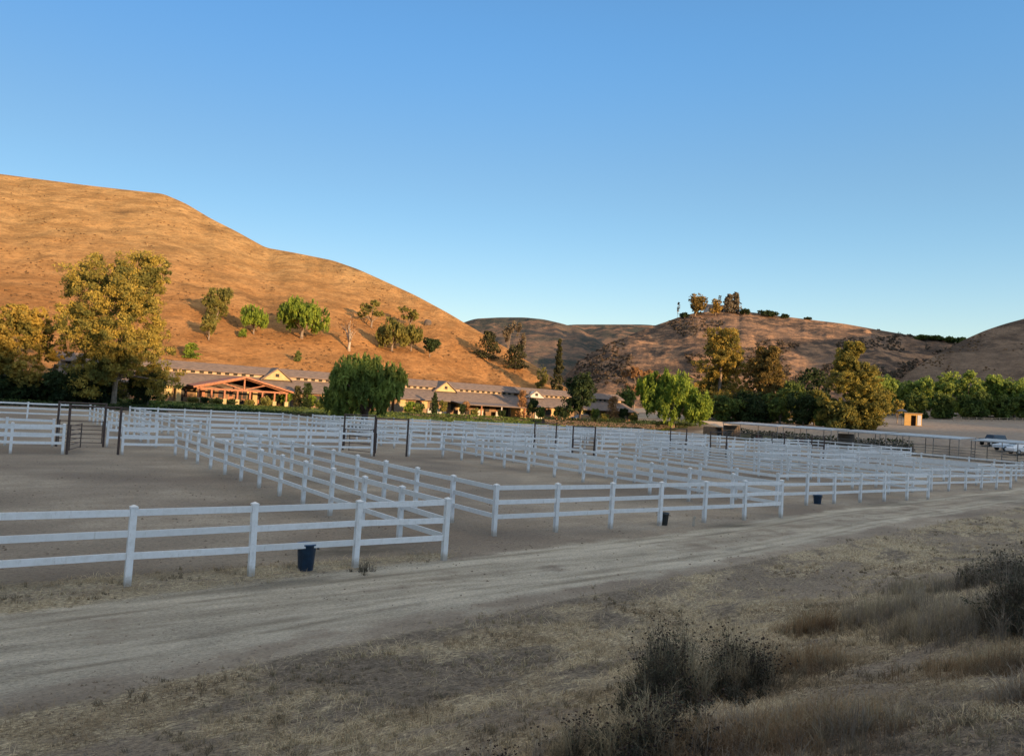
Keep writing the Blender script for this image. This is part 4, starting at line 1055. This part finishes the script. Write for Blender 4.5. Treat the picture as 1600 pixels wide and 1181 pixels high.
# ------------------------------------------------------------------ foreground grass and brush
def blades(rs, base, h, w, lean, nseg=2):
    "tapered ribbons standing at base points; lean = horizontal offset vectors"
    n = len(base)
    an = rs.uniform(0, 2 * math.pi, n); sd = np.stack([np.cos(an), np.sin(an), np.zeros(n)], -1) * (w / 2)[:, None]
    up = np.zeros((n, 3)); up[:, 2] = h
    m_ = base + up * .55 + lean * .35; t_ = base + up * .95 + lean
    V = np.stack([base - sd, base + sd, m_ + sd * .8, m_ - sd * .8, t_ + sd * .25, t_ - sd * .25], 1).reshape(-1, 3)
    i = np.arange(n) * 6
    Q = np.concatenate([np.stack([i, i + 1, i + 2, i + 3], -1), np.stack([i + 3, i + 2, i + 4, i + 5], -1)])
    return V, Q
rs = np.random.RandomState(11)
n = 1500000
# sample by distance so that density follows what can be seen
Rr = np.exp(rs.uniform(math.log(2.2), math.log(60), n)); Th = rad(90) - rs.uniform(rad(-46), rad(46), n)
x, y = Rr * np.cos(Th), Rr * np.sin(Th)
mk_ = masks(x, y); a_, b_ = ab(x, y)
prob = mk_['verge'] * (mk_['grass'] ** 1.3 * .6 + .06) * (1 - mk_['track']) ** 2
prob = prob * np.clip(fbm(x * 3, y * 3, 3, 71) * 2.2 - .5, 0, 1)
keep = rs.uniform(0, 1, n) < prob
x, y, Rr = x[keep], y[keep], Rr[keep]
n = len(x); z = gh(x, y)
h = rs.uniform(.012, .05, n) ** 1.0 * (1 + .8 * fbm(x, y, 2, 5)) * np.clip(Rr / 9, .75, 1.6)
an = rs.uniform(0, 2 * math.pi, n); ln = rs.uniform(.5, 2.6, n) * h
V, Q = blades(rs, np.stack([x, y, z - .005], -1), h, np.clip(.0030 + Rr * .00042, .003, .022), np.stack([np.cos(an) * ln, np.sin(an) * ln, np.zeros(n)], -1))
tag(link('dry_grass', npmesh('dry_grass', V, Q, M['straw'])), 'short dead straw-coloured grass on the bank beside the track', 'grass', kind='stuff')
print('grass blades', n)

rs = np.random.RandomState(19); n = 26000
Rr = np.exp(rs.uniform(math.log(3), math.log(45), n)); Th = rad(90) - rs.uniform(rad(-44), rad(44), n)
x, y = Rr * np.cos(Th), Rr * np.sin(Th); mk_ = masks(x, y)
keep = rs.uniform(0, 1, n) < mk_['verge'] * (1 - mk_['track']) ** 2 * np.clip(fbm(x * .9, y * .9, 3, 171) * 3.2 - 1.35, 0, 1) * .75
x, y, Rr = x[keep], y[keep], Rr[keep]; m_ = 12
x = np.repeat(x, m_) + rs.normal(0, .025, len(x) * m_); y = np.repeat(y, m_) + rs.normal(0, .025, len(y) * m_); Rr = np.repeat(Rr, m_); n = len(x)
h = np.repeat(rs.uniform(.04, .13, n // m_), m_) * rs.uniform(.4, 1.1, n); an = rs.uniform(0, 6.28, n); ln = h * rs.uniform(.1, 1.1, n)
V, Q = blades(rs, np.stack([x, y, gh(x, y) - .005], -1), h, np.clip(.0035 + Rr * .0005, .004, .022), np.stack([np.cos(an) * ln, np.sin(an) * ln, -ln * .2], -1))
tag(link('grass_tufts', npmesh('grass_tufts', V, Q, M['mixed_straw'])), 'small upright tufts of dead grass scattered over the verge and bank', 'grass', kind='stuff')

def brush(px, py, wpx, hpx, label, parts, name='dry_bush', cat='bush', spread=.5, sw=.005, seeds=0, leaf=None, nleaf=0, tipsize=.018, depth=1.0, density=30, edge=1.0):
    """a thicket of fine stems standing where the sight line meets the bank; parts = [(material, stems)]"""
    P = ground_hit(px, py); Y = P[1]
    rs = np.random.RandomState(abs(int(px + py)))
    Wd = wpx / F * Y; H = hpx / F * Y * 1.1
    o = empty(name, tuple(P), label, cat)
    tips_all = []; tw_all = []
    for ip, (mat, nstem) in enumerate(parts):
        nstem = int(nstem * (.62 if name == 'dry_weeds' else .8)); sw_ = sw * 1.45
        nr = max(6, int(nstem / density))
        rx = rs.normal(0, .26 * edge, nr); ry = rs.normal(0, .26 * edge, nr)
        r2 = rx ** 2 + ry ** 2
        hts = H * np.exp(-r2 * 2.2) * np.clip(.35 + 1.3 * fbm(rx * 4 + 3, ry * 4 + px, 2, 3 + ip), .2, 1.15) * rs.uniform(.55, 1.1, nr)
        k = rs.randint(0, nr, nstem)
        b = np.zeros((nstem, 3)); b[:, 0] = rx[k] * Wd + rs.normal(0, .035, nstem); b[:, 1] = ry[k] * Wd * depth + rs.normal(0, .035, nstem)
        b[:, 2] = gh(b[:, 0] + P[0], b[:, 1] + P[1]) - P[2] - .02
        h = hts[k] * rs.uniform(.15, 1.0, nstem) ** .7
        an = rs.uniform(0, 6.28, nstem); ln = np.abs(rs.normal(0, 1, nstem)) * h * spread
        lean = np.stack([np.cos(an) * ln, np.sin(an) * ln, -ln * .25], -1)
        V, Q = blades(rs, b, h, np.full(nstem, sw_) * rs.uniform(.5, 1.4, nstem), lean)
        nt_ = nstem * 2; kk = rs.randint(0, nstem, nt_); f_ = rs.uniform(.35, 1, nt_)[:, None]
        st = b[kk] + np.array([0, 0, 1.]) * (h[kk] * .95)[:, None] * f_ + lean[kk] * f_ ** 1.6
        an2 = rs.uniform(0, 6.28, nt_); hl = H * rs.uniform(.04, .16, nt_)
        V2, Q2 = blades(rs, st, hl * rs.uniform(.1, 1.0, nt_), np.full(nt_, sw_ * .6), np.stack([np.cos(an2) * hl, np.sin(an2) * hl, np.zeros(nt_)], -1))
        link('stems', npmesh('stems', np.concatenate([V, V2]), np.concatenate([Q, Q2 + len(V)]), M[mat]), o)
        if ip == 0: tips_all = np.concatenate([V.reshape(-1, 6, 3)[:, 4], V2.reshape(-1, 6, 3)[:, 4]]); tw_all = st
    if nleaf:
        kk = rs.randint(0, len(tw_all), nleaf); L = leaf_cards(rs, tw_all[kk], np.full(nleaf, H * .05), nleaf, .008 + Y * .0008)
        link('leaves', npmesh('leaves', L, np.arange(len(L)).reshape(-1, 4), M[leaf]), o)['kind'] = 'stuff'
    if seeds:
        hi = np.argsort(-(tips_all[:, 2] + rs.normal(0, H * .10, len(tips_all))))[:int(len(tips_all) * .22)]
        c = tips_all[hi[rs.randint(0, len(hi), seeds)]]
        oct_ = np.array([(1, 0, 0), (-1, 0, 0), (0, 1, 0), (0, -1, 0), (0, 0, .8), (0, 0, -.8)])
        sz = tipsize * rs.uniform(.4, 1.25, seeds)
        S = c[:, None, :] + oct_[None] * sz[:, None, None] * rs.uniform(.6, 1.4, (seeds, 6, 1))
        tri = np.array([(0, 2, 4), (2, 1, 4), (1, 3, 4), (3, 0, 4), (2, 0, 5), (1, 2, 5), (3, 1, 5), (0, 3, 5)])
        T = (np.arange(seeds) * 6)[:, None, None] + tri[None]
        link('seed_heads', npmesh('seed_heads', S.reshape(-1, 3), T.reshape(-1, 3), M['seed']), o)['kind'] = 'stuff'
    return o
W_ = dict(name='dry_weeds', cat='weeds')
brush(1050, 1108, 150, 150, 'dark twiggy bush, tallest of the foreground clumps, at the bottom centre right', [('dk_stem', 3000), ('mixed_straw', 1400)], seeds=420, spread=.30, leaf='bush_leaf', nleaf=9000, density=45, tipsize=.014)
brush(1148, 1075, 120, 100, 'spiky bush with dark seed heads, right of the tallest dark clump', [('dk_stem', 1300), ('mixed_straw', 1500)], seeds=420, spread=.35, leaf='bush_leaf', nleaf=3000, tipsize=.014)
brush(990, 1180, 190, 120, 'sprawling bush with black seed heads cut by the lower edge', [('dk_stem', 1500), ('mixed_straw', 1300)], seeds=700, spread=.42, tipsize=.014, leaf='bush_leaf', nleaf=5000)
brush(905, 1176, 140, 60, 'low scatter of black seed heads left of the dark bushes', [('taupe', 600), ('mixed_straw', 500)], seeds=330, spread=.5, tipsize=.013)
brush(760, 1192, 160, 50, 'sparse seed heads at the lower edge, furthest left clump', [('taupe', 260)], seeds=110, spread=.7, tipsize=.011)
brush(1250, 1150, 330, 62, 'wide rusty brown dry weeds right of the dark bushes', [('rust_straw', 4200), ('taupe', 2600), ('mixed_straw', 2600)], spread=.4, sw=.0035, density=14, **W_)
brush(1120, 1165, 200, 80, 'low tangle of brown weeds at the foot of the dark bushes', [('rust_straw', 2200), ('taupe', 2000)], spread=.5, sw=.0035, density=14, **W_)
brush(1250, 1045, 160, 45, 'low rusty grass patch behind the wide brown weeds', [('rust_straw', 2600), ('mixed_straw', 1500)], spread=.5, sw=.004, density=12, **W_)
brush(1272, 985, 95, 48, 'small reddish dry tuft alone on the bank', [('rust_straw', 1500), ('mixed_straw', 700)], spread=.4, sw=.005, density=14, **W_)
brush(1395, 962, 190, 48, 'pale brown wispy weeds, left part of the right-hand thicket', [('taupe', 3000), ('mixed_straw', 2600)], spread=.3, sw=.0045, density=14, **W_)
brush(1490, 985, 240, 70, 'tall greyish wispy weeds in the middle of the right-hand thicket', [('taupe', 3400), ('mixed_straw', 4200)], spread=.28, sw=.0045, density=14, **W_)
brush(1475, 925, 220, 34, 'pale wispy weeds behind the right-hand thicket', [('taupe', 2600), ('mixed_straw', 1800)], spread=.3, sw=.006, density=14, **W_)
brush(1560, 905, 130, 55, 'grey green bush behind the wispy weeds at right', [('taupe', 2000), ('dk_stem', 500)], seeds=140, spread=.4, leaf='bush_leaf', nleaf=4000, sw=.006, tipsize=.016)
brush(1606, 985, 120, 115, 'dark twiggy bush at the right edge of the view', [('dk_stem', 1700), ('taupe', 2600)], seeds=260, spread=.38, leaf='bush_leaf', nleaf=6000, tipsize=.015)
brush(1530, 1045, 220, 50, 'orange dry tuft before the right-hand thicket', [('rust_straw', 2400), ('mixed_straw', 1800)], spread=.45, sw=.004, density=12, **W_)
brush(1610, 1100, 100, 60, 'brown weeds in the lower right corner', [('taupe', 2600), ('rust_straw', 1400)], spread=.35, sw=.004, density=14, **W_)
brush(1440, 1110, 330, 26, 'thin short weeds between the lower right corner and the brown patch', [('taupe', 1800), ('mixed_straw', 1800)], spread=.7, sw=.004, density=6, **W_)
brush(567, 895, 34, 24, 'dark weeds round the stained fence post', [('dk_stem', 220)], spread=.6, sw=.008, density=20, **W_)

# clods, dung and stones on the trodden dirt
rs = np.random.RandomState(77); n = 60000
Rr = np.exp(rs.uniform(math.log(5), math.log(75), n)); Th = rad(90) - rs.uniform(rad(-42), rad(40), n)
x, y = Rr * np.cos(Th), Rr * np.sin(Th); mk_ = masks(x, y)
keep = rs.uniform(0, 1, n) < np.clip(fbm(x * .5, y * .5, 3, 61) * 2.4 - .95, 0, 1) * .28 * (1 - .6 * mk_['track']) * (1 + 1.2 * mk_['verge'])
x, y, Rr = x[keep], y[keep], Rr[keep]; n = len(x); sz = rs.uniform(.008, .03, n) * np.clip(Rr / 14, .8, 1.7)
oct_ = np.array([(1, 0, 0), (-1, 0, 0), (0, 1, 0), (0, -1, 0), (0, 0, .7), (0, 0, -.4)])
S = np.stack([x, y, gh(x, y)], -1)[:, None, :] + oct_[None] * sz[:, None, None] * rs.uniform(.6, 1.5, (n, 6, 1))
tri = np.array([(0, 2, 4), (2, 1, 4), (1, 3, 4), (3, 0, 4)])
M['clod'] = leaf_mat('clods', (.17, .13, .095), (.30, .25, .19), 0, (.12, .09, .065))
tag(link('clods', npmesh('clods', S.reshape(-1, 3), ((np.arange(n) * 6)[:, None, None] + tri[None]).reshape(-1, 3), M['clod'])), 'small clods and pebbles strewn over the trodden dirt', 'clods', kind='stuff')

# scrub on the hills
def scrub(hf, pxr, pyr, n, size, mat, label, seed):
    rs = np.random.RandomState(seed); P = []
    for _ in range(n):
        px = rs.uniform(*pxr); py = rs.uniform(*pyr)
        if hf is HL and py < np.interp(px, [0, 130, 255, 415, 520, 600, 700, 800, 860], [275, 292, 306, 390, 410, 442, 492, 552, 590]) + 3: continue
        if fbm(px / 60., py / 18., 3, seed) < .52: continue
        h = ground_hit(px, py, hf, 100, 520)
        if h[2] <= float(gh(h[0], h[1])) + .5: continue
        P.append(h)
    P = np.array(P); m = 14
    ctr = np.repeat(P, m, 0); ctr[:, 2] += size * .3
    V = leaf_cards(rs, ctr, np.full(len(ctr), size * .8), len(ctr), size * .42, (1, 1, .5))
    tag(link('scrub', npmesh('scrub', V, np.arange(len(V)).reshape(-1, 4), M[mat])), label, 'scrub', kind='stuff')
scrub(HL, (0, 880), (280, 600), 2600, .5, 'scrub', 'low dry scrub dotting the left hillside', 4)
scrub(HM, (900, 1500), (495, 600), 5200, 1.2, 'scrub_dark', 'dark dry scrub dotting the middle hill', 5)
scrub(HR, (1440, 1600), (510, 590), 500, .7, 'scrub', 'low scrub on the shaded right hill', 6)

# ------------------------------------------------------------------ light
w = bpy.data.worlds.new('World'); bpy.context.scene.world = w; w.use_nodes = True
nt = w.node_tree; bg = nt.nodes['Background']
sky = nt.nodes.new('ShaderNodeTexSky'); sky.sky_type = 'NISHITA'; sky.sun_disc = False
sky.sun_elevation = SUN_EL; sky.sun_rotation = rad(90) - SUN_AZ
sky.altitude = 200; sky.air_density = 1.0; sky.dust_density = .3; sky.ozone_density = 2.5
# low sky stays blue; an added warm boost overhead lights the shaded ground
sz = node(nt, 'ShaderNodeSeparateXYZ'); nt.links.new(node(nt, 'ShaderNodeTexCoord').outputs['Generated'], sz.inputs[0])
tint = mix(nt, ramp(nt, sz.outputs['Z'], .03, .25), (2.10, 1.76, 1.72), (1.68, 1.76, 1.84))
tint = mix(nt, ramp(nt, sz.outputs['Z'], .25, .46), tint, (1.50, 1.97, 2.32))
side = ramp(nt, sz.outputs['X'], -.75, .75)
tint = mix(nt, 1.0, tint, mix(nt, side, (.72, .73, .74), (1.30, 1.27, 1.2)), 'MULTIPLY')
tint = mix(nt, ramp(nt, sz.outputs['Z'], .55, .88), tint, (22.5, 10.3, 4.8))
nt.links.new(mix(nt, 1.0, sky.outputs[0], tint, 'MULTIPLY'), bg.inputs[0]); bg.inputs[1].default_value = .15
sl = bpy.data.lights.new('sun', 'SUN'); so = bpy.data.objects.new('sun', sl); C.objects.link(so)
sl.energy = 8.0; sl.angle = rad(.5); sl.color = (1, .62, .30)
dirv = Vector((sx * math.cos(SUN_EL), sy * math.cos(SUN_EL), math.sin(SUN_EL)))
so.rotation_euler = dirv.to_track_quat('Z', 'Y').to_euler()

cam = bpy.data.cameras.new('camera'); co = bpy.data.objects.new('camera', cam); C.objects.link(co)
cam.sensor_width = 36; cam.lens = F / 1600 * 36; cam.clip_end = 6000; cam.clip_start = .1
Mx = Matrix(((CR[0], CU[0], -_f[0], 0), (CR[1], CU[1], -_f[1], 0), (CR[2], CU[2], -_f[2], CH), (0, 0, 0, 1)))
co.matrix_world = Mx
sc = bpy.context.scene; sc.camera = co
sc.view_settings.view_transform = 'Standard'; sc.view_settings.look = 'None'; sc.view_settings.exposure = 0
sc.render.engine = 'CYCLES'
sc.cycles.use_denoising = True
sc.cycles.denoiser = 'OPENIMAGEDENOISE'
sc.cycles.denoising_input_passes = 'RGB_ALBEDO_NORMAL'
sc.cycles.denoising_prefilter = 'ACCURATE'
